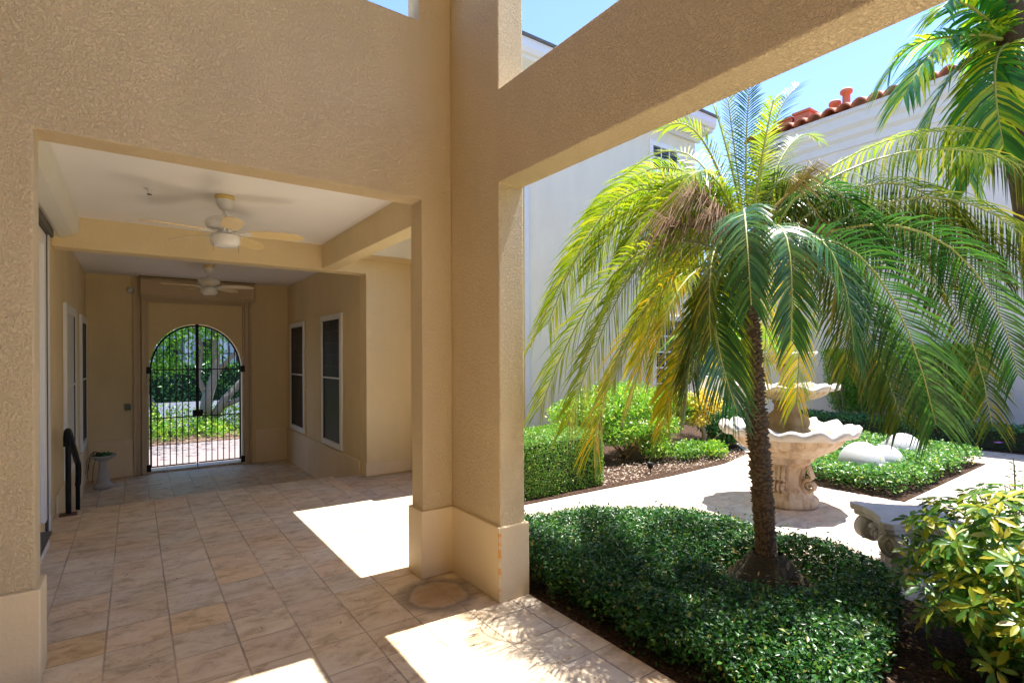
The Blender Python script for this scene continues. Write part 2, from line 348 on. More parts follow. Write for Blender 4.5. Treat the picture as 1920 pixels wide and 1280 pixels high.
dist = s.math('ADD', s.math('MAXIMUM', dx, dy), s.math('MULTIPLY', s.math('SUBTRACT', s.noise(p, 40, 3), .5), .012))
zz = s.noise(s.vscale(p, (0,0,11)), 1.0, 2); mask = s.math('MULTIPLY', s.ramp(dist, [(.005,g3(1)),(.013,g3(0))]), s.ramp(zz, [(.47,g3(0)),(.55,g3(1))]))
base_c = s.mix(s.noise(p, 1.5, 3), (.72,.58,.365), (.78,.64,.41)); low_tone = s.math('MULTIPLY', s.ramp(sep.outputs[2], [(0,g3(1)),(.12,g3(0))]), s.noise(p, 7, 4))  # tone turns darker and browner towards the floor, broken up by noise
base_c = s.mix(s.math('MULTIPLY', low_tone, .5), base_c, (.26,.18,.11))
fine = s.noise(p, 60, 4)
M_['base'] = s.done(s.mix(mask, base_c, (.70,.30,.04)), .5, s.bump(fine, .0016), .4)
bt = MB().prism([(1.675,3.492),(1.921,3.492),(1.921,2.861),(2.165,2.861),(2.165,3.785),(1.92,3.785),(1.92,3.724),(1.675,3.724)], 0.001, .487, 'xy')
bt.build('base_trim', M_['base'], arc, bevel=.007)
box('base_trim', -6, -.384, 3.490, 3.726, 0.001, .463, M_['base'], arc, bevel=.007)

# ------------------------------------------------------------------ passage house
ph = thing('passage_house', 'tan stucco covered passage with white ceiling, narrow windows and a sliding door', 'house', (0,0,0))
ST = M_['stucco_brightened']
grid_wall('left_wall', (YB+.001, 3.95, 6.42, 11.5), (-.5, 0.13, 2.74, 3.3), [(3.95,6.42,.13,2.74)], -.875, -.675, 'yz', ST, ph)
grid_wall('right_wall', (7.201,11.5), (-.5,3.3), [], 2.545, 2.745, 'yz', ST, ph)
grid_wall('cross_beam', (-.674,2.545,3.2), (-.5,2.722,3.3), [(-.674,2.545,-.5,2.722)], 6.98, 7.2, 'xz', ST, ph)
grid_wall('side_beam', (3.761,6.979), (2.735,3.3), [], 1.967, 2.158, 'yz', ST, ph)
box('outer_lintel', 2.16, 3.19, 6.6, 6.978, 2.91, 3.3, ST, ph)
box('unseen_wing', 3.2, 4.15, 5.74, 9.29, -.5, 5.42, ST, ph)  # unseen mass added and sized to shade the floor past the sun patch
box('unseen_wing', 4.151, 6.969, 9.32, 9.6, -.5, 5.42, ST, ph)
box('ceiling', -.674, 1.966, YB+.002, 6.978, 3.04, 3.08, M_['ceiling'], ph)
box('ceiling', -.674, 2.544, 7.202, 11.499, 3.04, 3.08, M_['ceiling'], ph)
MB().prism([(-1,YB+.002),(2.51,YB+.002),(2.51,6.97),(3.19,6.97),(3.19,11.9),(-1,11.9)], 3.302, 3.36, 'xy').build('roof', M_['fascia'], ph)
# end wall with arched gateway
gx, gz, ga, gb = .955, 1.385, .752, .845
out = [(-.874,-.5),(gx-ga,-.5)] + [(gx-ga*math.cos(math.pi*k/28), gz+gb*math.sin(math.pi*k/28)) for k in range(29)] + [(gx+ga,-.5),(2.744,-.5),(2.744,3.3),(-.874,3.3)]
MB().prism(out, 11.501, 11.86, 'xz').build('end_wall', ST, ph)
# wainscots
box('wainscot', 2.52, 2.544, 7.203, 11.499, -.469, .17, M_['stucco_smooth'], ph, .006)
box('wainscot', -.674, -.65, 7.203, 11.499, -.469, .19, M_['stucco_smooth'], ph, .006)
box('wainscot', 2.524, 3.19, 6.955, 6.979, .001, .17, M_['stucco_smooth'], ph, .006)
box('wainscot', -.649, -.03, 11.476, 11.5, -.469, .19, M_['stucco_smooth'], ph, .006)
box('wainscot', 1.93, 2.519, 11.476, 11.5, -.469, .19, M_['stucco_smooth'], ph, .006)
# gateway surround: rolled shutter box and side tracks
sb = MB().prism([(11.499,3.03),(11.499,2.70),(11.36,2.66),(11.30,2.72),(11.30,2.99),(11.33,3.03)], .085, 1.905, 'yz').build('shutter_housing', M_['brown_trim'], ph, bevel=.006)
box('shutter_shadow_gap', .07, 1.92, 11.32, 11.499, 3.031, 3.039, M_['brown_dark'], ph)
for x0,x1,d in ((-.02,.035,.05),(.036,.085,.03),(.10,.165,.085),(.166,.2,.05)):
    box('shutter_track', x0, x1, 11.5-d, 11.4995, -.465, 2.69 if x0>.05 else 3.02, M_['brown_trim'], ph, .004)
    if x0 > 0: box('shutter_track', 1.91-x1+.0, 1.91-x0, 11.5-d, 11.4995, -.465, 2.69, M_['brown_trim'], ph, .004)
box('shutter_track', .2, 1.71, 11.43, 11.4995, 2.60, 2.69, M_['brown_trim'], ph, .004)
# windows on the side walls
def window(parent, X, y0, y1, z0, z1, side, fw=.085, bars=(.52,), mat='white', glass='glass', vbars=0):
    """window on a wall x = X, side +1 faces +x; frame proud of the wall, glass inside it"""
    a, b = (X, X+side*.035); f = MB()
    lo, hi = min(a,b), max(a,b); e = .002*side
    f.box(lo,hi,y0,y0+fw,z0,z1); f.box(lo,hi,y1-fw,y1,z0,z1); f.box(lo,hi,y0+fw,y1-fw,z1-fw,z1); f.box(lo,hi,y0+fw,y1-fw,z0,z0+fw)
    fr = f.build('window_frame', M_[mat], parent, bevel=.004)
    c, d = X+side*.003, X+side*.012
    MB().box(min(c,d),max(c,d),y0+fw+.002,y1-fw-.002,z0+fw+.002,z1-fw-.002).build('pane', M_[glass], fr)
    h = MB(); c, d = X+side*.0125, X+side*.024
    for t in bars: zc = z0+(z1-z0)*t; h.box(min(c,d),max(c,d),y0+fw+.003,y1-fw-.003,zc-.012,zc+.012)
    k = .018
    h.build('glazing_bar', M_[mat], fr)
    if glass == 'glass':
        dk = M_.setdefault('dkbar', plain('dark brown inner blind', (.075,.06,.05), .6, .2)); zc = z0+(z1-z0)*bars[0]; gb_ = MB(); c2, d2 = X+side*.0122, X+side*.0155
        for i_ in range(1,6): yy = y0+fw+(y1-y0-2*fw)*i_/6; gb_.box(min(c2,d2),max(c2,d2),yy-.006,yy+.006,zc+.015,z1-fw-.004)
        for i_ in range(1,5): z_ = zc+(z1-fw-zc)*i_/5; gb_.box(min(c2,d2)+.0002,max(c2,d2)+.0004,y0+fw+.02,y1-fw-.02,z_-.006,z_+.006)
        gb_.build('blind', dk, fr)
    for a_, b_ in ((y0+fw+.001,y0+fw+k),(y1-fw-k,y1-fw-.001)): MB().box(min(c,d),max(c,d),a_,b_,z0+fw,z1-fw).build('sash', M_['darkmetal'], fr)
    return fr
window(ph, 2.544, 7.96, 9.0, .20, 2.27, -1); window(ph, 2.544, 10.1, 11.16, .21, 2.26, -1)
window(ph, -.674, 8.0, 9.3, .19, 2.25, 1, .1, glass='fascia'); window(ph, -.674, 10.2, 11.3, .2, 2.26, 1, .1)
# sliding door in the left wall
dr = MB(); dr.box(-.74,-.655,3.955,4.03,.132,2.73); dr.box(-.74,-.655,6.30,6.415,.132,2.73); dr.box(-.74,-.655,4.03,6.30,2.62,2.73)
dro = dr.build('sliding_door', M_['white'], ph, bevel=.004)
lf = MB()
for a in (4.04, 5.2):
    lf.box(-.725,-.685,a,a+.09,.14,2.61); lf.box(-.725,-.685,a+1.0,a+1.09,.14,2.61); lf.box(-.725,-.685,a+.09,a+1.0,2.5,2.61); lf.box(-.725,-.685,a+.09,a+1.0,.14,.36)
lf.build('door_leaf', M_['white'], dro, bevel=.003)
box('pane', -.712, -.70, 4.1, 6.25, .3, 2.55, plain('greyish door glass', (.30,.31,.33), .1, .05), dro)
box('door_track', -.673, -.652, 6.44, 6.475, .002, 2.80, M_['darkmetal'], dro); box('door_track', -.673, -.640, 6.48, 6.52, .002, 2.80, M_['white'], dro)
box('threshold', -.674, -.60, 3.95, 6.0, .002, .10, M_['white'], dro, .004); box('threshold', -.674, -.585, 3.95, 6.02, .101, .125, M_['darkmetal'], dro, .003)
MB().prism([(-.674,3.038),(-.674,2.83),(-.60,2.815),(-.50,2.85),(-.452,2.905),(-.452,3.038)], 3.71, 6.978, 'xz').build('shutter_box', M_['box_white'], ph, bevel=.006)
box('door_head', -.673, -.62, 3.71, 6.6, 2.741, 2.812, M_['darkmetal'], ph)

# ------------------------------------------------------------------ things in the passage
def fan(loc, scale, label, rot):
    t = thing('ceiling_fan', label, 'ceiling fan', loc, 0, 'ceiling fans in the passage')
    cream = M_.setdefault('cream', plain('cream fan enamel', (.80,.62,.31), .35, .05)); whi = M_.setdefault('fanwhite', plain('white fan enamel', (.72,.72,.70), .3, .05))
    MB().lathe([(.001,0),(.075,0),(.078,-.02),(.07,-.035)], 28).build('ceiling_ring', M_.setdefault('fy', plain('yellowed ring', (.66,.50,.16), .4, .05)), t, True)
    MB().lathe([(.068,-.03),(.072,-.06),(.055,-.10),(.03,-.125),(.001,-.125)], 28).build('canopy', whi, t, True)
    MB().tube([(0,0,-.12),(0,0,-.19)], .013, 10).build('rod', whi, t)
    MB().lathe([(.02,-.165),(.045,-.19),(.05,-.2),(.13,-.205),(.155,-.225),(.16,-.25),(.15,-.28),(.10,-.30),(.06,-.31),(.055,-.34),(.09,-.35),(.12,-.352),(.12,-.362),(.0,-.364)], 36).build('motor', whi, t, True)
    MB().lathe([(.118,-.364),(.122,-.40),(.112,-.435),(.085,-.45),(.001,-.455)], 32).build('light_bowl', M_.setdefault('opal', plain('opal glass', (.78,.77,.73), .25, .02)), t, True)
    for k in range(5):
        a = math.radians(rot+72*k); M = Matrix.Rotation(a, 4, 'Z'); b = MB(); tilt = Matrix.Translation((0,0,-.325)) @ Matrix.Rotation(math.radians(-11), 4, 'X')
        n = 12; v = []; f = []
        for i in range(n+1):
            u = i/n; x = .2+.46*u; wd = .045+.032*math.sin(math.pi*min(1,u*.75+.1)); wd *= math.sqrt(max(0,1-max(0,(u-.8)/.2)**2))+.02; dz = -.015*u*u
            for yy in (-wd, wd):
                for q in (-.004,.004): v.append(M @ tilt @ Vector((x, yy, q+dz)))
        for i in range(n):
            o = i*4
            for c in ((0,2),(3,1),(1,0),(2,3)): f.append((o+c[0], o+c[1], o+4+c[1], o+4+c[0]))
        f += [(0,1,3,2),(n*4,n*4+2,n*4+3,n*4+1)]
        b.add(v, f); bl = b.build('blade', cream, t, False)
        br = MB(); br.tube([M@Vector((.06,0,-.31)), M@Vector((.13,.02,-.335)), M@Vector((.2,0,-.33))], .009, 6); br.tube([M@Vector((.13,.02,-.335)), M@Vector((.22,.03,-.335))], .008, 6); br.tube([M@Vector((.12,-.02,-.335)), M@Vector((.22,-.03,-.325))], .008, 6)
        br.build('blade_bracket', whi, bl)
    for sgn in (-1,1): MB().tube([(sgn*.1,-.05,-.36),(sgn*.1,-.05,-.5)], .0015, 4).build('pull_chain', M_['darkmetal'], t)
    return t
fan((.664,5.352,3.039), 1, 'larger looking ceiling fan on the white ceiling before the tan beam, five cream blades', 269.7)
fan((.955,9.525,3.039), 1, 'ceiling fan further back over the sunken floor near the arched gate', 262)
t = thing('fire_sprinkler', 'small metal sprinkler head on the white passage ceiling beside the nearer fan', 'sprinkler', (.108,5.46,3.039))
MB().lathe([(.001,0),(.035,0),(.036,-.005),(.01,-.01),(.008,-.04),(.001,-.042)], 16).build('escutcheon', M_['fascia'], t, True)
MB().lathe([(.001,-.05),(.02,-.05),(.02,-.053),(.001,-.053)], 12).build('deflector', M_['darkmetal'], t)

ir = M_['iron']
gt = thing('entrance_gate', 'black wrought iron double gate of thin bars filling the arched opening', 'gate', (gx,11.562,-.39))
def arcz(x, inset=0): u = min(1, abs(x)/(ga-.02)); return 1.775+gb*math.sqrt(max(0,1-u*u))-inset
for sgn in (-1,1):
    lf = thing('gate_leaf', None, None); lf.parent = gt; lf.location = (0,0,0)
    fr = MB(); xo = sgn*(ga-.03)
    pts = [(xo,0,.02),(xo,0,1.775)] + [(xo*math.cos(math.pi/2*k/12),0,1.775+(gb-.03)*math.sin(math.pi/2*k/12)) for k in range(1,13)]
    fr.tube(pts, .016, 6); fr.tube([(xo,0,.03),(sgn*.02,0,.03)], .014, 6); fr.tube([(xo,0,1.775),(sgn*.02,0,1.775)], .011, 6); fr.tube([(xo,0,.90),(sgn*.02,0,.90)], .011, 6)
    fr.box(min(sgn*.002,sgn*.011),max(sgn*.002,sgn*.011),-.012,.012,0,1.775+gb-.01)
    fr.build('leaf_frame', ir, lf)
    for k in range(1,7):
        x = sgn*(.03+(ga-.07)*k/7+.012); MB().tube([(x,0,.03),(x,0,1.775+(gb-.03)*math.sqrt(1-(x/(ga-.03))**2))], .0085, 6).build('bar', ir, lf)
    for z in (.03,1.775): MB().box(min(xo,xo+sgn*.12),max(xo,xo+sgn*.12),-.12,-.065,z-.06,z+.06).build('hinge', ir, lf)
lk = MB(); lk.box(-.075,.09,-.03,.03,.90,1.02); lk.tube([(.05,-.03,.96),(.05,-.07,.96),(.15,-.07,.96)], .011, 6); lk.box(-.026,.026,-.03,-.013,1.021,2.66); lk.build('lock', ir, gt, bevel=.004)
MB().tube([(.0,-.02,.9),(0,-.02,-.07)], .007, 6).build('drop_bolt', ir, gt)
box('gate_sill', gx-ga, gx+ga, 11.53, 11.86, -.469, -.43, M_['path'], kind='structure')

t = thing('handrail', 'black metal handrail at the top of the sunken floor by the left wall', 'handrail', (-.56,7.08,0))
r = MB(); r.tube([(0,0,.0),(0,0,.80)], .024, 8); r.build('post', ir, t)
r = MB(); r.tube([(.0,1.1,-.47),(.0,1.1,.38)], .022, 8); r.build('post', ir, t)
r = MB(); r.tube([(0,-.12,.72),(0,-.13,.80),(0,-.08,.855),(0,0,.86),(0,.12,.82),(0,1.0,.40),(0,1.18,.33),(0,1.22,.24),(0,1.16,.12),(0,1.1,.10)], .03, 10); r.build('rail', ir, t, True)
MB().box(-.07,.07,-.06,.06,.001,.014).build('base_plate', plain('rusted plate', (.10,.045,.03), .8, .3), t)

t = thing('birdbath', 'small grey stone birdbath pedestal against the wall left of the arched gate', 'birdbath', (-.42,10.72,-.469))
MB().lathe([(.0,0),(.125,0),(.13,.03),(.12,.06),(.10,.075),(.085,.10),(.066,.25),(.055,.40),(.06,.44),(.001,.44)], 24).build('pedestal', M_['stone_grey'], t, True)
MB().lathe([(.06,.43),(.10,.455),(.165,.50),(.175,.525),(.165,.53),(.12,.50),(.001,.485)], 28).build('basin', M_['stone_grey'], t, True)
t2 = thing('trailing_plant', 'dark trailing plant heaped in the stone birdbath', 'plant', (-.42,10.72,.02))
n = 900; P = rng.normal(size=(n,3))*np.array([.055,.055,.018])+np.array([0,0,.035]); leaves('foliage', P, rand_dirs(n)+[0,0,.3], rand_dirs(n), .022, .014, M_['darkbush'], t2)
vm = MB()
for k in range(4):
    a = 2.6+.5*k; vm.tube([(0,0,.04),(.12*math.cos(a),.12*math.sin(a),.10),(.2*math.cos(a),.2*math.sin(a),.02-.05*k),(.22*math.cos(a),.2*math.sin(a),-.2-.05*k)], .004, 5)
vm.build('vine', M_['bark'], t2)
t = thing('wall_sensor', 'round grey sensor housing high on the wall left of the gate surround', 'sensor', (-.06,11.475,2.79))
MB().lathe([(.001,.0),(.05,.0),(.055,.02),(.045,.07),(.001,.08)], 18).build('housing', M_['fascia'], t, True).rotation_euler = (math.radians(90),0,0)
box('bracket', -.02, .06, -.03, .02, -.03, .03, M_['darkmetal'], t)
t = thing('switch_box', 'small weatherproof grey green outlet box with conduit on the wall left of the gate', 'outlet box', (-.10,11.47,.75))
box('cover', -.04, .04, -.035, .028, -.055, .055, plain('grey green enamel', (.10,.14,.12), .5, .1), t, .005)
MB().tube([(.04,0,.01),(.075,0,.01)], .01, 6).build('conduit', M_['fascia'], t)

# ------------------------------------------------------------------ beyond the gate
GO = dict(pink=(.24,.19,.18), road=(.09,.10,.125))
box('street_pavement', -14, 16, 11.87, 15.2, -.519, -.482, plain('pinkish pavement', GO['pink'], .85, .12, 1.5, .002), kind='structure')
s = NT('leaf litter'); p = s.pos(); M_['litter'] = s.done(s.ramp(s.noise(p, 14, 5, .7), [(.35,(.03,.02,.012)),(.5,(.14,.08,.05)),(.65,(.36,.24,.17))]), .95, s.bump(s.noise(p, 20, 4), .05))
box('leaf_litter_bed', -14, 16, 15.2, 18.2, -.519, -.47, M_['litter'], kind='structure')
box('street', -40, 50, 18.4, 29.5, -.519, -.475, plain('street asphalt', GO['road'], .9, .15, .7), kind='structure')
n = 16000; P = np.stack([rng.uniform(-3,7,n), rng.uniform(15.6,18.4,n), rng.uniform(0,1,n)], 1)
hh = .15+.85*vnoise(P[:,0], P[:,1], .9, 3)**1.4; keep = (hh > .3); P = P[keep]; hh = hh[keep]; P[:,2] = -.47+hh*P[:,2]
tag(leaves('street_ground_cover', P, rand_dirs(len(P))+[0,0,.8], rand_dirs(len(P))+[0,0,1], .10, .045, M_['bush']), 'bright green low plants growing round the tree outside the gate', 'ground cover', kind='stuff')
def blob_leaves(n, c, r, shell=.55):
    d = rand_dirs(n); q = d*(shell+(1-shell)*rng.random((n,1)))*np.array(r); return q+np.array(c)
def tree(name, label, cat, loc, limbs, blobs, m, bark, leaf, group=None, dens=1):
    t = thing(name, label, cat, loc, 0, group)
    b = MB()
    for pts, r0, r1 in limbs: b.tube(pts, [r0+(r1-r0)*i/(len(pts)-1) for i in range(len(pts))], 8)
    b.build('trunk', bark, t, True)
    Ps = np.concatenate([blob_leaves(int(nb*dens), c, r, .3) for c, r, nb in blobs])
    leaves('crown', Ps, rand_dirs(len(Ps))+[0,0,-.3], rand_dirs(len(Ps))+[0,0,.8], rng.uniform(.7,1.3,len(Ps))*leaf, leaf*.5, m, t)
    return t
tree('street_tree', 'many stemmed pale tree with leaning branches outside the iron gate', 'tree', (1.55,17.2,-.48),
     [([(0,0,0),(.1,0,.9),(.35,.1,1.7),(.3,.1,2.6),(.5,0,3.6)], .17, .06), ([(0.1,0,.1),(.55,0,.9),(1.1,.1,1.5),(2.0,.1,2.1),(3.2,0,2.6)], .13, .04),
      ([(.2,0,.8),(-.1,.1,1.5),(.0,.1,2.4),(-.4,0,3.4)], .09, .03), ([(-.9,.1,0),(-1.2,0,.9),(-1.6,.2,1.6),(-1.9,0,2.4)], .11, .04), ([(.5,0,.7),(1.2,-.1,1.0),(2.2,0,1.5),(3.4,.1,1.7)], .08, .03),
      ([(.3,.1,1.6),(.9,0,2.3),(1.2,.1,3.3)], .07, .03), ([(1.1,.1,1.5),(1.5,0,2.2),(1.6,0,3.2)], .05,.02)],
     [((-.6,0,2.9),(.9,.7,.6),900), ((.6,0,3.1),(1.1,.8,.7),1100), ((2.0,.2,2.9),(.9,.7,.5),700), ((-1.6,.2,2.3),(.6,.5,.5),450), ((.2,.3,2.2),(.5,.5,.3),200), ((1.1,0,4.2),(1.6,1,.6),900),((-.6,-2.2,5.2),(4,2.4,.7),2600),((-.9,.2,2.0),(.7,.6,.5),500),((1.9,.6,2.3),(.8,.6,.4),450)], M_['tree'], M_['paleBark'], .13)  # broad high leaf blob added out of view to dapple the pavement with shade
t = thing('street_hedge', 'long dark green hedge across the street beyond the gate', 'hedge', (2,30.5,-.5))
n = 9000; P = np.stack([rng.uniform(-9,12,n), rng.uniform(-.9,.6,n)*0-rng.random(n)*.5-.3, rng.uniform(0,1.9,n)], 1); leaves('foliage', P, rand_dirs(n)-[0,.4,0], rand_dirs(n)+[0,-1,.4], .2, .1, M_['darkbush'], t)
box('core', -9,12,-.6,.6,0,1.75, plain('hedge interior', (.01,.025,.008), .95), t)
t = thing('street_fence', 'black iron railing standing behind the hedge across the street', 'fence', (2,32.5,-.5))
f = MB()
for k in range(60): x = -9+.35*k; f.box(x-.02,x+.02,-.02,.02,0,2.75)
f.build('pickets', ir, t); f = MB(); f.box(-9,12,-.03,.03,2.3,2.36); f.box(-9,12,-.03,.03,.2,.26); f.build('rails', ir, t)
t = thing('street_building', 'pale blue grey building with tall ribs seen beyond the gate', 'building', (2,42,-.5))
box('wall', -16,22,0,6,0,12, plain('pale blue grey render', (.34,.37,.42), .8, .05, .4), t)
f = MB()
for k in range(16): x = -14+2.1*k; f.box(x,x+.45,-.35,-.001,0,10)
f.build('pilaster', plain('pale pilaster', (.44,.46,.50), .8, .05), t)
f = MB()
for k in range(16): x = -12.9+2.1*k; f.box(x,x+.7,-.02,.02,1,3.4)
f.build('window', M_['glass'], t)

# ------------------------------------------------------------------ the two white buildings and the low wall
wb = thing('white_house', 'cream white two storey house wall with muntined windows behind the pygmy palm', 'house', (9,9.4,0))
wb.location = (0,0,0)
grid_wall('wall', (6.97,13.0), (-.5,8.2), [], 9.3, 9.6, 'xz', M_['wht_bldg'], wb)
grid_wall('wall', (9.61,14.0), (-.5,8.2), [], 12.7, 12.999, 'yz', M_['wht_bldg'], wb, .004)
box('corner_trim', 6.93, 7.04, 9.262, 9.299, -.02, 7.8, M_['fascia'], wb)
e = MB().prism([(9.299,7.62),(9.22,7.62),(9.18,7.72),(8.82,7.78),(8.80,7.84),(8.74,7.86),(8.70,7.95),(8.70,8.14),(9.299,8.14)], 6.1, 13.12, 'yz'); e.build('eave', M_['fascia'], wb)
e = MB().prism([(8.66,8.142),(8.66,8.20),(10.8,9.3),(10.8,8.142)], 6.05, 13.18, 'yz'); e.build('roof', M_['slate'], wb)
def window_y(parent, Y, x0, x1, z0, z1, cols=3, rows=4, fw=.14):
    f = MB(); f.box(x0,x0+fw,Y-.045,Y,z0,z1); f.box(x1-fw,x1,Y-.045,Y,z0,z1); f.box(x0+fw,x1-fw,Y-.045,Y,z1-fw,z1); f.box(x0+fw,x1-fw,Y-.045,Y,z0,z0+fw)
    fr = f.build('window_frame', M_['white'], parent, bevel=.006)
    box('pane', x0+fw+.002, x1-fw-.002, Y-.012, Y-.004, z0+fw+.002, z1-fw-.002, M_['glass'], fr)
    b = MB(); k = 0
    zc = z0+fw+.03
    while zc < z1-fw-.02: b.box(x0+fw+.004,x1-fw-.004,Y-.018,Y-.013,zc,zc+.035); zc += .075
    b.build('blind', M_['blind'], fr)
    mu = MB()
    for i in range(1,cols): xx = x0+fw+(x1-x0-2*fw)*i/cols; mu.box(xx-.02,xx+.02,Y-.034,Y-.02,z0+fw,z1-fw)
    mu.build('muntin', M_['white'], fr); mu = MB()
    for i in range(1,rows): z_ = z0+fw+(z1-z0-2*fw)*i/rows; mu.box(x0+fw,x1-fw,Y-.031,Y-.022,z_-.022,z_+.022)
    mu.build('muntin', M_['white'], fr)
window_y(wb, 9.299, 11.10, 12.5, .30, 2.68, 3, 5); window_y(wb, 9.299, 11.15, 12.35, 4.25, 5.6, 3, 3); window_y(wb, 9.299, 11.02, 12.3, 6.4, 7.28, 3, 2)
# right building
rb = thing('grey_white_house', 'shaded grey white house wall with cornice and red clay tile edge on the right', 'house', (14,0,0))
rb.location = (0,0,0)
grid_wall('wall', (-9,8.0), (-.5,6.9), [], 14.0, 14.3, 'yz', M_['wht_bldg_r'], rb)
e = MB().prism([(14.0,6.55),(13.96,6.55),(13.94,6.72),(13.86,6.80),(13.84,6.92),(13.74,7.02),(13.72,7.22),(13.66,7.26),(13.66,7.34),(14.3,7.34),(14.3,6.9),(14.0,6.9)], -9, 8.08, 'xz'); e.build('cornice', M_['fascia'], rb)
f = MB(); ys = np.linspace(-9, 8.15, 52*8+1)
v = []; fc = []
for i, y in enumerate(ys):
    wv = abs(math.sin(math.pi*i/8))*.12
    for (x, z) in ((13.58,7.36),(13.58,7.345),(14.2,7.52),(16.5,8.1)): v.append((x, y, z+(wv if z != 7.345 else wv)))
m = len(ys)
for i in range(m-1):
    for a, b in ((0,1),(0,2),(2,3)): fc.append((i*4+a, i*4+b, i*4+4+b, i*4+4+a))
f.add(v, fc); tl = f.build('roof', M_['clay'], rb); so_ = tl.modifiers.new('thick','SOLIDIFY'); so_.thickness = .03; so_.offset = 1
def vent(y, x, z0, h, r):
    b = MB().lathe([(r*1.5,z0-.3),(r*1.5,z0+.04),(r,z0+.06),(r,z0+h-.1),(r*1.55,z0+h-.1),(r*1.6,z0+h-.04),(r*1.3,z0+h),(.001,z0+h)], 16, (x,y)); b.build('vent_pipe', M_['clay_or'], tl, True)
vent(5.84, 14.15, 7.5, .55, .085); vent(6.10, 14.15, 7.5, .36, .085)
b = MB(); b.box(13.95,14.5,6.62,7.0,7.46,7.78); b.box(13.9,14.55,6.58,7.04,7.781,7.84); b.build('vent_box', M_['clay_or'], tl, bevel=.01)
b = MB(); b.box(13.95,14.5,7.05,7.42,7.44,7.74); b.box(13.9,14.55,7.045,7.46,7.741,7.79); b.build('vent_box', M_['clay_or'], tl, bevel=.01)
lw = thing('low_garden_wall', 'low off white garden wall with cap linking the two white houses', 'wall', (14.1,9,0))
box('wall', -.1,.1,-.99,2.2,-.5,.92, M_['wht_bldg'], lw); box('cap', -.14,.14,-1.0,2.2,.921,.98, M_['fascia'], lw, .008)
b = MB()
for r_ in range(8):
    for c_ in range(6): b.box(-.106,-.101,-.3+.09*c_,-.24+.09*c_,.15+.07*r_,.18+.07*r_)
b.build('vent_grille', plain('grille', (.38,.36,.34), .8), lw)

# ------------------------------------------------------------------ fountain
ft = thing('tiered_fountain', 'weathered cast stone fountain of stacked scalloped bowls on a scrolled pedestal', 'fountain', (5.82,3.02,-.02))
S1, S2, S3, S4 = M_['stone'], M_['stone_pale'], M_['stone_brown'], M_['water']
def flute(n, a): return lambda r, z, t: (r*(1+a*abs(math.cos(n*t/2))), z)
MB().lathe([(.001,0),(.29,0),(.305,.03),(.30,.08),(.275,.105),(.25,.115),(.255,.14),(.235,.165),(.20,.19),(.178,.23),(.170,.29),(.178,.36),(.20,.42),(.235,.465),(.262,.49),(.262,.53),(.30,.545),(.001,.55)], 64, fn=flute(12,.03)).build('pedestal', S1, ft, True)
def spiral(cx, cz, r0, turns, r1=.008, n=34, s=1):
    return [(cx+s*(r0+(r1-r0)*i/n)*math.cos(math.pi*.5+turns*2*math.pi*i/n), cz+(r0+(r1-r0)*i/n)*math.sin(math.pi*.5+turns*2*math.pi*i/n)) for i in range(n+1)]
for k in range(4):
    a = math.radians(10+90*k); M = Matrix.Rotation(a, 4, 'Z'); b = MB()
    for yo in (-.042,0,.042):
        pts = [M@Vector((.21,yo,.46)), M@Vector((.235,yo,.38)), M@Vector((.262,yo,.31))]+[M@Vector((x,yo,z)) for x, z in spiral(.235,.225,.072,1.6)]
        b.tube(pts, [.016]*3+[.02*(1-.5*i/34) for i in range(35)], 8)
    b.build('scroll', S1, ft, True)
def bowl(name, R, z0, h, rb, n, amp, seed, flw=1.0):
    rr = np.random.default_rng(seed); ph_ = rr.uniform(0,6.28,6)
    def ruf(t): return .62*math.cos(n*t+ph_[0]+.5*math.sin(3*t+ph_[1]))+.38*math.cos((n*.5+1)*t+ph_[2])
    body = [(rb,z0),(rb*1.12,z0+.01*h),(R*.55,z0+.12*h),(R*.70,z0+.30*h),(R*.79,z0+.50*h),(R*.835,z0+.66*h)]
    MB().lathe(body, 120, fn=lambda r,z,t: (r*(1+.012*math.cos(24*t)*(r/R)), z)).build(name, S1, ft, True)
    lip = [(.835,.66,0),(.90,.70,.3),(.97,.74,.7),(1.02,.82,1),(1.03,.92,1),(.99,1.0,1),(.93,1.0,.8),(.87,.95,.4),(.81,.88,.1),(.76,.70,0),(.55,.50,0)]
    v = []; f = []; N = 220
    for (a, b_, k) in lip:
        for q in range(N):
            t = 2*math.pi*q/N; u = ruf(t); r = R*(a+.028*k*u*flw); z = z0+h*b_+amp*k*u
            v.append((r*math.cos(t), r*math.sin(t), z))
    for i in range(len(lip)-1):
        for q in range(N): f.append((i*N+q, i*N+(q+1)%N, (i+1)*N+(q+1)%N, (i+1)*N+q))
    MB().add(v, f).build(name+'_rim', S2, ft, True)
    MB().lathe([(.001,z0+h*.72),(R*.80,z0+h*.72)], 48).build('water', S4, ft)
bowl('lower_bowl', .67, .53, .33, .27, 17, .034, 4)
MB().lathe([(.22,.74),(.225,.80),(.20,.83),(.215,.86),(.22,.90),(.20,.95),(.15,.985),(.118,1.02),(.112,1.08),(.135,1.11),(.125,1.13),(.15,1.15),(.001,1.15)], 64, fn=lambda r,z,t: (r*(1+.10*math.cos(4*t)**2), z)).build('middle_pedestal', S3, ft, True)
bowl('middle_bowl', .50, 1.13, .165, .13, 13, .024, 9)
MB().lathe([(.12,1.2),(.10,1.27),(.07,1.31),(.055,1.38),(.075,1.44),(.10,1.49),(.085,1.52),(.001,1.53)], 40, fn=lambda r,z,t: (r*(1+.06*math.cos(4*t)**2), z)).build('upper_pedestal', S1, ft, True)
bowl('upper_bowl', .29, 1.52, .13, .08, 11, .010, 5)
MB().lathe([(.06,1.6),(.055,1.66),(.04,1.72),(.05,1.80),(.06,1.84),(.001,1.85)], 32).build('top_pedestal', S1, ft, True)
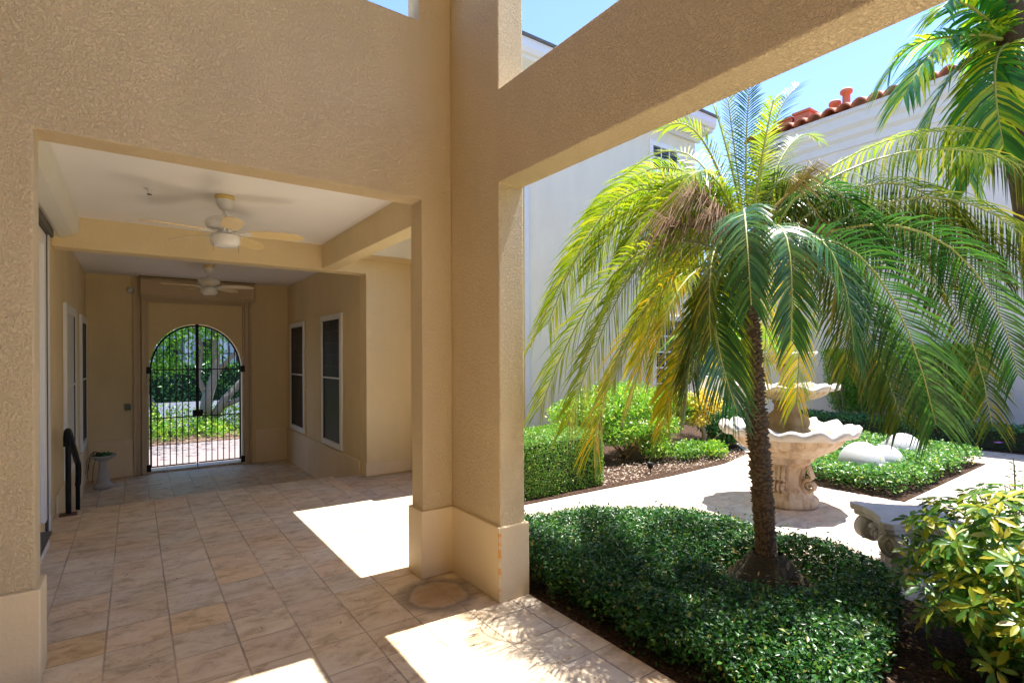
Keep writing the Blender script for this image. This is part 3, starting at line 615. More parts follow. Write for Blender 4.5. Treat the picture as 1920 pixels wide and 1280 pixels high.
bowl('top_bowl', .20, 1.84, .11, .05, 9, .008, 2)
MB().lathe([(.035,1.9),(.03,1.95),(.06,2.0),(.07,2.06),(.05,2.13),(.02,2.17),(.001,2.18)], 32, fn=lambda r,z,t: (r*(1+.08*math.cos(8*t)), z)).build('finial', S1, ft, True)

# ------------------------------------------------------------------ stone seat shaped like an Ionic capital
be = thing('capital_seat', 'grey stone garden seat shaped like an Ionic column capital beside the variegated shrub', 'stone seat', (4.56,1.47,-.02), math.radians(-47.5))
G = M_['stone_grey']; hs = .29
pts = []
for k in range(4):
    a0 = math.pi/2*k
    for (x, y) in ((-hs, -hs+.0), (-hs+.05,-hs-.012), (-hs*.5,-hs+.035), (0,-hs+.05), (hs*.5,-hs+.035), (hs-.05,-hs-.012)):
        pts.append((x*math.cos(a0)-y*math.sin(a0), x*math.sin(a0)+y*math.cos(a0)))
MB().prism(pts, .425, .475, 'xy').build('top_slab', G, be, bevel=.008)
MB().prism([(x*.93,y*.93) for x, y in pts], .39, .424, 'xy').build('moulding', G, be, bevel=.01)
MB().lathe([(.001,.385),(.22,.385),(.235,.36),(.215,.32),(.20,.30),(.205,.285),(.195,.27),(.001,.27)], 40).build('echinus', G, be, True)
MB().lathe([(.20,.0),(.185,.03),(.178,.28)], 120, fn=lambda r,z,t: (r*(1-.05*abs(math.cos(10*t))**.6), z)).build('fluted_shaft', G, be, True)
for k in range(4):
    for s_ in (-1,1):
        M = Matrix.Rotation(math.pi/2*k, 4, 'Z') @ Matrix.Translation((s_*.205,-.225,.305)) @ Matrix.Rotation(math.radians(s_*18), 4, 'Z')
        b = MB(); n = 28; ring = [(.088*math.cos(2*math.pi*i/n), .088*math.sin(2*math.pi*i/n)) for i in range(n)]
        b.prism([(x, z) for x, z in ring], -.012, .09, 'xz', M)
        b.tube([M@Vector((x,-.016,z)) for x, z in spiral(0,0,.082,2.6,.010,52,s_)], .0085, 6)
        b.build('volute', G, be, True)
    M = Matrix.Rotation(math.pi/2*k, 4, 'Z'); b = MB()
    for i in range(5):
        a = (i-2)*.55; b.tube([M@Vector((0,-.225,.34)), M@Vector((.03*math.sin(a),-.24,.34+.03*math.cos(a))), M@Vector((.055*math.sin(a),-.25,.34+.05*math.cos(a)))], [.006,.013,.008], 6)
    for i in (-1,0,1): b.lathe([(.001,.27),(.018,.28),(.024,.30),(.018,.325),(.001,.33)], 10, (M@Vector((i*.06,-.213,0))).xy)
    b.build('carved_ornament', G, be, True)

# ------------------------------------------------------------------ half buried stone ovals
for (x, y, a, b_, h, rz, lab) in ((7.62,2.99,.285,.26,.29,.4,'nearest and largest looking white stone oval, the one next to the fountain'), (7.99,2.86,.23,.21,.23,-.2,'low white stone oval half hidden behind the nearest one in the ground cover'),
        (8.93,2.98,.27,.25,.29,.1,'farthest white stone oval at the back of the ground cover bed')):
    v = MB().lathe([(max(.001,math.sin(math.pi*i/20)), -math.cos(math.pi*i/20)) for i in range(21)], 40).build('stone_oval', M_['ball'], None, True)
    v.scale = (a, b_, h); v.location = (x, y, .19); v.rotation_euler = (.12, .1, rz); tag(v, lab, 'garden ornament', 'white stone ovals in the ground cover')

# ------------------------------------------------------------------ ground cover, hedges, shrubs
def cover(name, poly, n, h, m, leaf, label, hole=None, edge=.14, z0=0.0, seed=1, taller=None):
    a = np.array(poly); lo = a.min(0); hi = a.max(0)
    x = rng.uniform(lo[0],hi[0],n*3); y = rng.uniform(lo[1],hi[1],n*3); k = in_poly(x,y,poly); x = x[k][:n]; y = y[k][:n]
    d = edge_dist(x,y,poly); rag = vnoise(x,y,6,seed+7)*.11+rng.random(len(x))*.03; kk = d > rag*.8; x, y, d = x[kk], y[kk], d[kk]; hh = h*(.5+.5*np.clip(d/edge,0,1)**.6)*(.72+.5*vnoise(x,y,2.2,seed)+.18*vnoise(x,y,9,seed+1))
    if hole is not None:
        dh = np.hypot(x-hole[0], y-hole[1]); hh = hh*np.clip((dh-hole[2]*.55)/(hole[2]*.7),.12,1)
    t = rng.random(len(x))**.45; spr = (rng.random(len(x)) < .035); z = z0+hh*t+spr*rng.uniform(.0,.085,len(x))
    P = np.stack([x,y,z],1); D = rand_dirs(len(x)); D[:,2] = D[:,2]*.6+.15; N = rand_dirs(len(x))*.75+[0,0,1]
    L = leaf*rng.uniform(.7,1.35,len(x))
    return leaves(name, P, D, N, L, L*.5, m)
tag(cover('ground_cover', [(2.17,.55),(2.165,3.70),(2.6,3.74),(3.15,3.60),(3.75,3.40),(4.22,3.1),(4.30,2.6),(4.22,2.1),(4.15,1.7),(4.05,1.35),(3.75,1.22),(3.35,1.10),(2.85,1.0),(2.5,.85)], 105000, .25, M_['gc'], .029, '', hole=(3.44,1.90,.36), seed=5, edge=.22), 'dark glossy green ground cover spreading round the foot of the pygmy palm', 'ground cover', kind='stuff')
tag(cover('ground_cover', BED2, 34000, .26, M_['gc2'], .045, '', seed=11), 'sunlit jasmine ground cover in the clipped bed around the white stone ovals', 'ground cover', kind='stuff')
STRIP = [(11.55,6.0),(11.42,4.6),(11.70,2.6),(12.0,-4),(12.75,-4),(12.5,2.6),(12.3,6.0)]
t = thing('border_hedge', 'low dark green clipped hedge running along the foot of the grey white house wall', 'hedge', (0,0,0))
n = 26000; a = np.array(STRIP); x = rng.uniform(11.4,12.8,n*2); y = rng.uniform(-4,6,n*2); k = in_poly(x,y,STRIP); x = x[k]; y = y[k]; P = np.stack([x,y,.02+.36*rng.random(len(x))**.4],1)
leaves('foliage', P, rand_dirs(len(x)), rand_dirs(len(x))+[0,0,.7], .05, .028, M_['strip'], t)
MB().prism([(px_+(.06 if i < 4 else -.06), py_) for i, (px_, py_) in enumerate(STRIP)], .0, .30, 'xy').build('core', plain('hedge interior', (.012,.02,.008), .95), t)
def box_hedge(name, label, x0,x1,y0,y1,z1, n, m, leaf, group=None, topd=.3):
    t = thing(name, label, 'hedge', (0,0,0), 0, group)
    q = rng.random((n,3)); P = np.stack([x0+(x1-x0)*q[:,0], y0+(y1-y0)*q[:,1], z1*q[:,2]],1)
    face = rng.integers(0,4,n); dp = (rng.random(n)**1.7)*.07
    P[face==0,1] = y0+dp[face==0]; P[face==1,2] = z1-dp[face==1]; P[face==2,0] = x1-dp[face==2]; P[face==3,0] = x0+dp[face==3]
    r = .10; cx = np.clip(P[:,0],x0+r,x1-r); cy = np.clip(P[:,1],y0+r,y1-r); cz = np.minimum(P[:,2], z1-r)
    off = P-np.stack([cx,cy,cz],1); ln = np.linalg.norm(off,axis=1,keepdims=True); P = np.where(ln>r, np.stack([cx,cy,cz],1)+off/np.maximum(ln,1e-6)*r, P)
    P += rng.normal(size=(n,3))*.012; P[:,2] = np.maximum(P[:,2], .02); P += (vnoise(P[:,0]*1.0,P[:,2]+P[:,1],4,3)[:,None]-.5)*np.array([.03,.05,.03])
    c = np.array([(x0+x1)/2,(y0+y1)/2,z1*.4]); leaves('foliage', P, rand_dirs(n)+unit(P-c)*.5, rand_dirs(n)*.8+unit(P-c), rng.uniform(.7,1.3,n)*leaf, leaf*.55, m, t)
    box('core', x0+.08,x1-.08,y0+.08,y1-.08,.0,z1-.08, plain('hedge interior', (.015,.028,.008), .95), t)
    return t
box_hedge('box_hedge', 'square clipped box hedge at the near left end of the planted bed by the pier', 3.15, 4.78, 4.76, 5.75, .66, 34000, M_['hedge'], .026)
def shrub(name, label, blobs, m, leaf, stems=(), group=None, bark='twig', cat='shrub', asp=.5, up=.3):
    t = thing(name, label, cat, (0,0,0), 0, group)
    if stems:
        b = MB()
        for pts, r0, r1 in stems: b.tube(pts, [r0+(r1-r0)*i/(len(pts)-1) for i in range(len(pts))], 6)
        b.build('stems', M_[bark], t, True)
    Ps = []
    for c, r, nb in blobs:
        q = blob_leaves(nb, (0,0,0), r, .25); cl = vnoise((q[:,0]+c[0])*1.0, q[:,2]+c[2]+q[:,1], 5, 8); q = q[cl > .22]; Ps.append(q+np.array(c))
    P = np.concatenate(Ps); P = P[P[:,2] > .02]; n = len(P)
    leaves('foliage', P, rand_dirs(n)+[0,0,-.1], rand_dirs(n)*.8+[0,0,up+.4], rng.uniform(.65,1.35,n)*leaf, leaf*asp, m, t)
    return t
def stems(base, n, spread, h, seed):
    r = random.Random(seed); o = []
    for k in range(n):
        a = r.uniform(0,6.28); q = r.uniform(.3,1)*spread; x, y = base
        o.append(([(x+r.uniform(-.1,.1),y+r.uniform(-.1,.1),0),(x+q*.35*math.cos(a),y+q*.35*math.sin(a),h*.4),(x+q*.8*math.cos(a),y+q*.8*math.sin(a),h*.75),(x+q*math.cos(a),y+q*math.sin(a),h)], .016, .005))
    return o
shrub('leggy_shrub', 'wide sunlit light green shrub with bare lower stems behind the box hedge', [((5.5,5.9,.72),(.65,.42,.30),5200),((6.3,5.9,.80),(.75,.45,.27),6200),((7.1,6.0,.78),(.6,.45,.28),4200),((7.6,5.75,.70),(.55,.40,.30),3600),((6.6,5.45,.50),(.6,.25,.22),2400),((5.95,5.6,.45),(.5,.25,.22),1500),((6.5,5.35,.22),(.35,.25,.18),900)],
      M_['bush'], .055, stems((5.6,5.9),9,.7,.7,1)+stems((6.3,5.8),12,.9,.7,2)+stems((6.9,5.9),7,.6,.7,3))
shrub('leggy_shrub', 'rounded green shrub rising behind the light green one, left of the window', [((8.3,7.6,.75),(.9,.5,.35),3200),((7.4,7.2,.85),(.8,.5,.28),2600)], M_['bush'], .06, stems((8,7.5),6,.6,.7,5))
shrub('croton_shrub', 'yellow leaved shrub on a short bare trunk between the green shrubs', [((7.85,5.45,.80),(.34,.30,.24),1700),((7.6,5.4,.55),(.25,.2,.14),300)], M_['yellow'], .07, [([(7.75,5.4,0),(7.78,5.42,.3),(7.72,5.5,.6),(7.7,5.5,.8)],.045,.02),([(7.78,5.42,.06),(8.05,5.3,.28),(8.3,5.2,.42)],.014,.006),([(7.76,5.42,.3),(7.95,5.5,.5),(8.0,5.5,.75)],.02,.008)], asp=.4)
shrub('glossy_shrub', 'dark glossy green shrub left of the fountain bowl at the path edge', [((8.5,5.45,.40),(.62,.42,.34),6500),((8.9,5.9,.5),(.6,.5,.33),3500)], M_['darkbush'], .065, stems((8.6,5.5),6,.4,.4,8))
shrub('low_shrub', 'low spreading pale green plant on the mulch beside the brick block', [((6.95,5.15,.16),(.42,.24,.16),1500)], M_['hedge'], .045)
shrub('low_shrub', 'small loose green plant in the mulch under the yellow leaved shrub', [((7.4,5.0,.14),(.30,.22,.14),1000)], M_['bush'], .05)
t = thing('brick_pier', 'low orange brick block with a grey slab top showing between the shrubs', 'planter block', (7.5,6.35,-.02))
box('brick_body', -.3,.3,-.2,.2,0,.36, plain('orange brick', (.55,.24,.12), .85, .2, 12, .003), t, .01); box('slab_top', -.34,.34,-.24,.24,.361,.43, M_['stone_grey'], t, .008)
def upright(name, label, x, y, w, d, h, n, tilt):
    t = thing(name, label, 'shrub', (x,y,0), 0, 'upright bamboo like shrubs against the house wall')
    b = MB(); r = random.Random(int(x*10+y*7))
    for k in range(46):
        a = r.uniform(-1,1); c = r.uniform(-1,1); b.tube([(c*d*.35,a*w*.30,0),(c*d*.6,a*w*.40,h*.4),(c*d*.9,a*w*.5,h*.85)], .009, 5)
    b.build('canes', M_['twig'], t)
    q = rng.random((n,3)); zz_ = (.18+.82*q[:,2]**.8); ww = w*(.34+.2*np.clip(zz_,0,1)); a = rng.uniform(-1,1,n); c = rng.uniform(-1,1,n)
    P = np.stack([c*d*.55, a*ww, zz_*h*(1-.05*vnoise(a*3,c,3,4))],1)
    leaves('foliage', P, rand_dirs(n)*.6+[0,0,.6], rand_dirs(n), rng.uniform(.6,1.3,n)*.11, .02, M_['bamboo'], t)
upright('upright_shrub', 'tall clipped upright bamboo like shrub on the left against the grey wall', 13.2, 5.25, 1.15, .7, 1.72, 15000, 0)
upright('upright_shrub', 'tall clipped upright bamboo like shrub on the right against the grey wall', 13.2, 3.62, 1.15, .7, 1.78, 15000, 0)

# variegated shrub, lower right
t = thing('variegated_shrub', 'near variegated shrub with whorls of yellow and green leaflets in the lower right corner', 'shrub', (3.70,.66,0))
nw = 620; d = rand_dirs(nw); rr = (.42+.58*rng.random((nw,1))**.5); Cc = d*rr*np.array([.62,.56,.45])+np.array([0,0,.50]); Cc = Cc[Cc[:,2] > .06]
low = np.stack([rng.uniform(-.6,.45,170), rng.uniform(-.65,.4,170), rng.uniform(.08,.5,170)],1); Cc = np.concatenate([Cc, low])
Cc = Cc[vnoise(Cc[:,0]*1.3+3, Cc[:,2]+Cc[:,1]+3, 4, 12) > .2]; nw = len(Cc)
axis = unit(Cc-np.array([0,0,.15])+rng.normal(size=(nw,3))*.25+[0,0,.35]); Vs = []
q8 = 8
for k in range(q8):
    ang = 2*np.pi*k/q8+rng.uniform(0,.5,nw); u = unit(np.cross(axis, rand_dirs(nw)*.001+[.3,.1,.9])); v_ = np.cross(axis, u)
    D = unit(u*np.cos(ang)[:,None]+v_*np.sin(ang)[:,None]+axis*.15-np.array([0,0,.22])); N = unit(axis-D*(axis*D).sum(1,keepdims=True)); S = np.cross(D, N)
    L = (rng.uniform(.055,.10,nw)*rng.uniform(.85,1.1,nw))[:,None]; W = L*.34; B = Cc+D*L*.16
    Vs.append(np.stack([B, B+D*L*.32+S*W*.44+N*L*.03, B+D*L*.68+S*W*.46+N*L*.02, B+D*L*1.0-N*L*.10, B+D*L*.68-S*W*.46+N*L*.02, B+D*L*.32-S*W*.44+N*L*.03, B+D*L*.45-N*L*.02],1))
V = np.concatenate(Vs); np_mesh('foliage', V, 7, M_['schef'], t, [(0,1,6),(1,2,6),(2,3,6),(3,4,6),(4,5,6),(5,0,6)])
b = MB()
for k in range(0, nw, 4):
    c = Cc[k]; r0 = np.array([c[0]*.25, c[1]*.25, 0.]); mid = (r0+c)/2+np.array([c[0]*.1,c[1]*.1,.06]); b.tube([r0, mid, c], [.006,.0045,.003], 5)
b.build('stems', plain('green stem', (.30,.30,.08), .6, .3), t)
t = thing('flowering_plant', 'leafy plant with a few purple flowers behind the variegated shrub at the right edge', 'plant', (5.35,1.05,0))
b = MB(); Pl = []; Dl = []; r = random.Random(4)
for k in range(26):
    a = r.uniform(0,6.28); q = r.uniform(.05,.34); h = r.uniform(.45,.86); top = Vector((q*math.cos(a), q*math.sin(a), h)); b.tube([(q*.3*math.cos(a),q*.3*math.sin(a),0), top*.6, top], [.006,.004,.003], 5)
    for i in range(26):
        s_ = .3+.7*i/26; p_ = top*s_; aa = i*2.4; Pl.append(tuple(p_)); Dl.append((math.cos(aa), math.sin(aa), .35))
b.build('stems', M_['twig'], t); n = len(Pl); leaves('foliage', np.array(Pl), np.array(Dl), rand_dirs(n)*.4+[0,0,1], rng.uniform(.05,.09,n), .02, M_['gc2'], t)
pm = leaf_mat('purple petal', [(0,(.18,.06,.42)),(1,(.30,.12,.60))], .4, .5)
for (x, y, z) in ((-.06,.10,.93),(.12,-.1,.80)):
    n = 10; ang = np.arange(n)*2*np.pi/5; D = np.stack([np.cos(ang),np.sin(ang),np.full(n,.35)],1); leaves('flower', np.tile([[x,y,z]],(n,1)), D, np.tile([[0,0,1.]],(n,1)), .035, .034, pm, t)
for (x, y, lab) in ((3.28,1.16,'small black garden uplight at the mulch edge near the variegated shrub'), (5.75,4.85,'small black stake light in the mulch beyond the hedge')):
    t = thing('garden_light', lab, 'garden light', (x,y,.0), 0, 'black garden lights in the mulch')
    MB().tube([(0,0,-.05),(0,0,.07)], .008, 6).build('stake', M_['iron'], t); MB().lathe([(.001,.055),(.03,.06),(.04,.09),(.045,.14),(.038,.142),(.034,.12),(.001,.118)], 20).build('lamp_head', M_['iron'], t, True)
# fallen leaves and debris on paving and mulch
n = 900; P = np.stack([rng.uniform(4.6,8.4,n), rng.uniform(4.66,5.4,n), np.full(n,.022)],1); tag(leaves('fallen_leaves', P, rand_dirs(n)*[1,1,.15], rand_dirs(n)*.3+[0,0,1], rng.uniform(.02,.05,n), .018, leaf_mat('dry leaf', [(0,(.30,.20,.12)),(1,(.62,.52,.42))], .1, .8)), 'pale dry leaves scattered over the mulch by the curved path', 'fallen leaves', kind='stuff')

n = 260; P = np.stack([rng.uniform(-.3,2.1,n), rng.uniform(1.2,7.0,n)**1.0, np.full(n,.006)],1); P[:160] = np.stack([rng.uniform(2.6,8,160), rng.uniform(2.0,4.6,160), np.full(160,-.012)],1)
tag(leaves('fallen_leaves', P, rand_dirs(n)*[1,1,.1], rand_dirs(n)*.2+[0,0,1], rng.uniform(.008,.026,n), .009, leaf_mat('dry leaf bits', [(0,(.10,.06,.03)),(1,(.30,.20,.11))], .1, .8)), 'tiny dry leaf bits strewn over the travertine paving', 'fallen leaves', kind='stuff')
n = 1500; P = np.stack([rng.uniform(2.2,4.1,n), rng.uniform(1.0,3.6,n), rng.uniform(.10,.225,n)],1)
tag(leaves('dead_leaves', P, rand_dirs(n)*[1,1,.4], rand_dirs(n)*.5+[0,0,1], rng.uniform(.02,.045,n), .012, leaf_mat('withered leaf', [(0,(.16,.10,.04)),(1,(.42,.32,.10))], .2, .7)), 'withered tan leaves caught among the dark ground cover under the palm', 'fallen leaves', kind='stuff')

# ------------------------------------------------------------------ palms
RX = np.array([.8157,-.5784,0.]); FX = np.array([.5784,.8157,0.]); UP = np.array([0,0,1.])
def frond_geo(P0, apex, tip, leaf, npair, seed, lw=.0125, droop=.5, start=.14, sag=1.0, roll=0.0):
    r = np.random.default_rng(seed); ctrl = 2*apex-.5*(P0+tip)
    t = np.linspace(0,1,41)[:,None]; c = (1-t)**2*P0+2*t*(1-t)*ctrl+t*t*tip
    seg = np.linalg.norm(np.diff(c,axis=0),axis=1); s = np.concatenate([[0],np.cumsum(seg)]); tot = s[-1]
    u = np.linspace(start,.995,npair); pos = np.stack([np.interp(u*tot,s,c[:,k]) for k in range(3)],1)
    tg = unit(np.stack([np.interp(np.minimum(u+.02,1)*tot,s,c[:,k])-np.interp((u-.02)*tot,s,c[:,k]) for k in range(3)],1))
    side = np.cross(tg, UP); bad = np.linalg.norm(side,axis=1) < .25
    ref = np.cross(tip-P0, UP); ref = ref/max(1e-6,np.linalg.norm(ref)) if np.linalg.norm(ref) > .05 else RX
    side = unit(side+ref*.35); up = unit(np.cross(side, tg)); side, up = side*math.cos(roll)+up*math.sin(roll), up*math.cos(roll)-side*math.sin(roll)
    Vs = []
    prof = np.clip(np.sin(np.pi*np.clip(.10+u*.66,0,1))**.6,.25,1)*(1-.25*u**6)
    for sg in (-1,1):
        L = (leaf*prof*r.uniform(.85,1.1,npair))[:,None]; fw = (.45+.9*u**2)[:,None]+r.normal(size=(npair,1))*.06
        D = unit(side*sg+tg*fw+up*(.28+r.normal(size=(npair,1))*.10)); Wd = unit(tg-D*(tg*D).sum(1,keepdims=True)); W = (lw*r.uniform(.8,1.2,(npair,1)))*np.clip(L/leaf+.3,.6,1)
        dr = droop*r.uniform(.7,1.35,(npair,1)); rows = []
        for q, wq in ((0,.5),(.3,1.),(.62,.85),(1.,.06)):
            p_ = pos+D*L*(q-.10*dr*q*q)-UP*L*dr*q**2*sag; rows += [p_-Wd*W*.5*wq, p_+Wd*W*.5*wq]
        Vs.append(np.stack(rows,1))
    return c, np.concatenate(Vs)
def frond(parent, name, P0, apex, tip, leaf, mat, npair=54, seed=0, r0=.009, **k):
    c, V = frond_geo(P0, apex, tip, leaf, npair, seed, **k)
    f = np_mesh(name, V, 8, mat, parent, [(0,1,3,2),(2,3,5,4),(4,5,7,6)])
    MB().tube([tuple(p) for p in c[::4]], [r0*(1-.8*i/10)+.0012 for i in range(11)], 6).build('rachis', M_['rachis'], f, True)
    return f
pp = thing('pygmy_palm', 'pygmy date palm with a spiky brown trunk and arching feather fronds before the fountain', 'palm tree', (3.483,1.943,0))
base = np.array([3.483,1.943,0.])
TR = [(0.0,0,0),(-.005,.0,.20),(-.01,.005,.39),(-.03,.02,.75),(-.05,.035,1.115),(-.075,.055,1.55),(-.095,.068,1.945),(-.09,.065,2.2),(-.088,.063,2.42)]
TRr = [.085,.070,.062,.058,.055,.053,.052,.09,.07]
def interp_tr(z):
    zs = [p[2] for p in TR]; return np.array([np.interp(z,zs,[p[k] for p in TR]) for k in range(2)]+[z]), float(np.interp(z,zs,TRr))
b = MB(); N_ = 60
b.tube([tuple(interp_tr(2.42*i/N_)[0]) for i in range(N_+1)], [interp_tr(2.42*i/N_)[1] for i in range(N_+1)], 14)
tr = b.build('trunk', M_['bark'], pp, True)
n = 1700; z = rng.uniform(.16,2.0,n); a = z*61.3+np.arange(n)*2.39996; Vv = []
for i in range(n):
    c, r_ = interp_tr(z[i]); o = np.array([math.cos(a[i]), math.sin(a[i]), 0]); tt = np.array([-o[1], o[0], 0]); ln = (.030 if z[i] > .75 else .030*(.2+z[i]))*rng.uniform(.5,1.2); h_ = .014
    B = c+o*(r_-.006); tip_ = B+o*ln+UP*rng.uniform(.004,.016)
    Vv.append([B-tt*.015-UP*h_, B+tt*.015-UP*h_, B+UP*h_, tip_])
np_mesh('leaf_scars', np.array(Vv), 4, M_['bark_tip'], tr, [(0,1,3),(1,2,3),(2,0,3)])
b = MB(); r = random.Random(3)
for k in range(70):
    a_ = r.uniform(0,6.28); q = r.uniform(.08,.24); b.tube([(.07*math.cos(a_),.07*math.sin(a_),r.uniform(.12,.24)), (q*.85*math.cos(a_+.2),q*.85*math.sin(a_+.2),.14), (q*1.15*math.cos(a_+.3),q*1.15*math.sin(a_+.3),.0)], [.016,.012,.006], 5)
b.lathe([(.30,.0),(.24,.09),(.16,.17),(.09,.27)], 24, fn=lambda r_, z_, t_: (r_*(1+.12*math.sin(5*t_)+.08*math.sin(11*t_)), z_))
b.build('root_mound', M_['moss'], pp, True)
heart = np.array(interp_tr(2.36)[0])
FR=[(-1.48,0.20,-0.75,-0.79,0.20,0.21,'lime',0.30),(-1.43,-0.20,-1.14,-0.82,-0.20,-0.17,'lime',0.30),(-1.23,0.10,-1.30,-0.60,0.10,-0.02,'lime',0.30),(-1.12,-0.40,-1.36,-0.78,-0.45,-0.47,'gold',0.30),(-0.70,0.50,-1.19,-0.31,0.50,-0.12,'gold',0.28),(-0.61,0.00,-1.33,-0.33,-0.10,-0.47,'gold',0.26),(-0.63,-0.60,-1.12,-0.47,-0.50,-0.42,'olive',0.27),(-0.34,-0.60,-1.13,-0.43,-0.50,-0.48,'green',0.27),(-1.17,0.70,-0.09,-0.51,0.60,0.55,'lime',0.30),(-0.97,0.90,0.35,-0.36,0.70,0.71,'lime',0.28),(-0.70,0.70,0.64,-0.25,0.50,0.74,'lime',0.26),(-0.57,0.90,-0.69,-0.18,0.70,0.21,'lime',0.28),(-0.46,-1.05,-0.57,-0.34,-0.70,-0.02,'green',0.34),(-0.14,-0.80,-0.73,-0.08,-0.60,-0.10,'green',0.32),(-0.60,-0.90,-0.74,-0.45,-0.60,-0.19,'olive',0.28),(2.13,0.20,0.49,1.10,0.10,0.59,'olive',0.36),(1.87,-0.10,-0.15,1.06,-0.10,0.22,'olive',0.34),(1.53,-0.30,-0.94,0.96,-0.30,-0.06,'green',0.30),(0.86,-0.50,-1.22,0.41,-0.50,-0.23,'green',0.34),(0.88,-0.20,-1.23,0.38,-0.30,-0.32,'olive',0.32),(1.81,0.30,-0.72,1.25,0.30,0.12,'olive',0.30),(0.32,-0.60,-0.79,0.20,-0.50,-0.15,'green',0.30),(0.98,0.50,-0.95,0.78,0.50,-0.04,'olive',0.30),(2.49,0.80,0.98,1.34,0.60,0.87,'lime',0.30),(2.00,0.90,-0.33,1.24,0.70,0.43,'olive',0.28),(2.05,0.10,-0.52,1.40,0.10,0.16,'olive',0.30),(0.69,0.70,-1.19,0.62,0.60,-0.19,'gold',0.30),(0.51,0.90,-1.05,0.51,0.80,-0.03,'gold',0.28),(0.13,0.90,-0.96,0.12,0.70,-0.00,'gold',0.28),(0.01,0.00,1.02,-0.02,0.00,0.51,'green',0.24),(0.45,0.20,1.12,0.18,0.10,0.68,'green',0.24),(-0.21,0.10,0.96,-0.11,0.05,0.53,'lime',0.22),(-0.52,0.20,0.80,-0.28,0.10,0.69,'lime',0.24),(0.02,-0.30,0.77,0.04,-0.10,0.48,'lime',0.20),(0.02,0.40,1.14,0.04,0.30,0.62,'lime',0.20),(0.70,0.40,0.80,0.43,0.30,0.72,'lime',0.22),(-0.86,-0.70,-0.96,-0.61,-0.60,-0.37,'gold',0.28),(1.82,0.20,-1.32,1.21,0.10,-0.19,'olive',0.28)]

rj = random.Random(21); EX = []
for q in FR:
    if q[2] < .3 and q[1] > -.65 and abs(q[0]) > .3 and rj.random() < (.9 if q[0] < 0 else .6 if q[2] > -.6 else 0):
        k = rj.uniform(.78,.97); EX.append((q[0]*k,q[1]+rj.uniform(-.22,.22),q[2]*k+rj.uniform(.0,.22),q[3]*k,q[4]+rj.uniform(-.15,.15),q[5]+rj.uniform(.04,.16),rj.choice([q[6],'lime' if q[0] < 0 else 'olive']),q[7]*.95))
EX += [(-.85,.15,-.15,-.45,.1,.34,'lime',.27),(-.62,-.2,.02,-.34,-.1,.40,'lime',.26),(-.95,-.1,-.42,-.5,-.05,.22,'lime',.28),(-.5,.35,.0,-.25,.2,.42,'lime',.26),(-1.05,.3,-.2,-.55,.2,.33,'lime',.28),
  (.6,.2,.02,.3,.1,.42,'olive',.26),(.9,.3,-.12,.48,.2,.36,'olive',.27),(.75,-.2,-.2,.4,-.1,.30,'green',.27),(.4,.4,.15,.2,.2,.45,'lime',.25),(-.3,.3,.25,-.16,.2,.42,'lime',.24)]
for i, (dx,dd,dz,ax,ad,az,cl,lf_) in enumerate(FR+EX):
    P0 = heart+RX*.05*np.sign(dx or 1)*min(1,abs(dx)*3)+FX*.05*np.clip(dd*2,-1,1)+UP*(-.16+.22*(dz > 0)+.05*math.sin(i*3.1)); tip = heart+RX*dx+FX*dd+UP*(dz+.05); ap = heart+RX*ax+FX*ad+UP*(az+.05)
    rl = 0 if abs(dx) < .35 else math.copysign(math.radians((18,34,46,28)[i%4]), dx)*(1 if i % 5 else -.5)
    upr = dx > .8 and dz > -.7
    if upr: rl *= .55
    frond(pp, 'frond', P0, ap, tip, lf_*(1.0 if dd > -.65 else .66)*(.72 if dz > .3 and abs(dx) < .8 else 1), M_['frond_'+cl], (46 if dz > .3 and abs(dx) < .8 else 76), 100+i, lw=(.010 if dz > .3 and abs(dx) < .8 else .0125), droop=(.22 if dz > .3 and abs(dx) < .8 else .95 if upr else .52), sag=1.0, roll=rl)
b = None
for i, (dx,dd,up_,ln) in enumerate(((-.42,-.25,.22,.42),(-.58,-.25,.06,.42),(-.36,-.35,.10,.34),(-.25,-.35,.0,.3),(.28,-.25,.0,.26),(.26,-.2,.36,.3),(.14,.1,.3,.26),(-.30,.1,.32,.25),(-.36,-.25,-.28,.22),(.30,.0,-.25,.2))):
    b = MB(); e = heart+RX*dx+FX*dd+UP*up_; st_ = heart+UP*(-.12); mid = (e+st_)/2+UP*.10; b.tube([tuple(st_), tuple(mid), tuple(e)], [.012,.009,.006], 6); rr_ = random.Random(i)
    dirv = unit((e-mid)[None])[0]
    for k in range(85):
        o = mid+(e-mid)*rr_.uniform(.25,1); d_ = unit((dirv+np.array([rr_.gauss(0,.30),rr_.gauss(0,.30),rr_.gauss(.05,.3)]))[None])[0]; L_ = ln*rr_.uniform(.5,.95)
        b.tube([tuple(o), tuple(o+d_*L_*.5+UP*.01), tuple(o+d_*L_*.85-UP*L_*.42)], .0024, 3, False)
    b.build('flower_stalk', M_['stalkbrown'] if i not in (5,6,8) else M_.setdefault('stalkgold', plain('straw coloured flower strand', (.40,.34,.12), .8, .3)), pp)
b = MB(); rr_ = random.Random(9)
for k in range(60):
    a_ = rr_.uniform(0,6.28); z_ = rr_.uniform(1.92,2.3); q = .05+.09*math.sin((z_-1.9)/.5*math.pi); c_ = interp_tr(z_)[0]
    o = np.array([math.cos(a_), math.sin(a_), 0]); b.tube([tuple(c_+o*.03), tuple(c_+o*q*.9+UP*.03), tuple(c_+o*q+UP*.14)], [.014,.012,.004], 5)
b.build('boots', plain('old leaf base', (.22,.11,.06), .9, .35, 16, .004), pp, True)

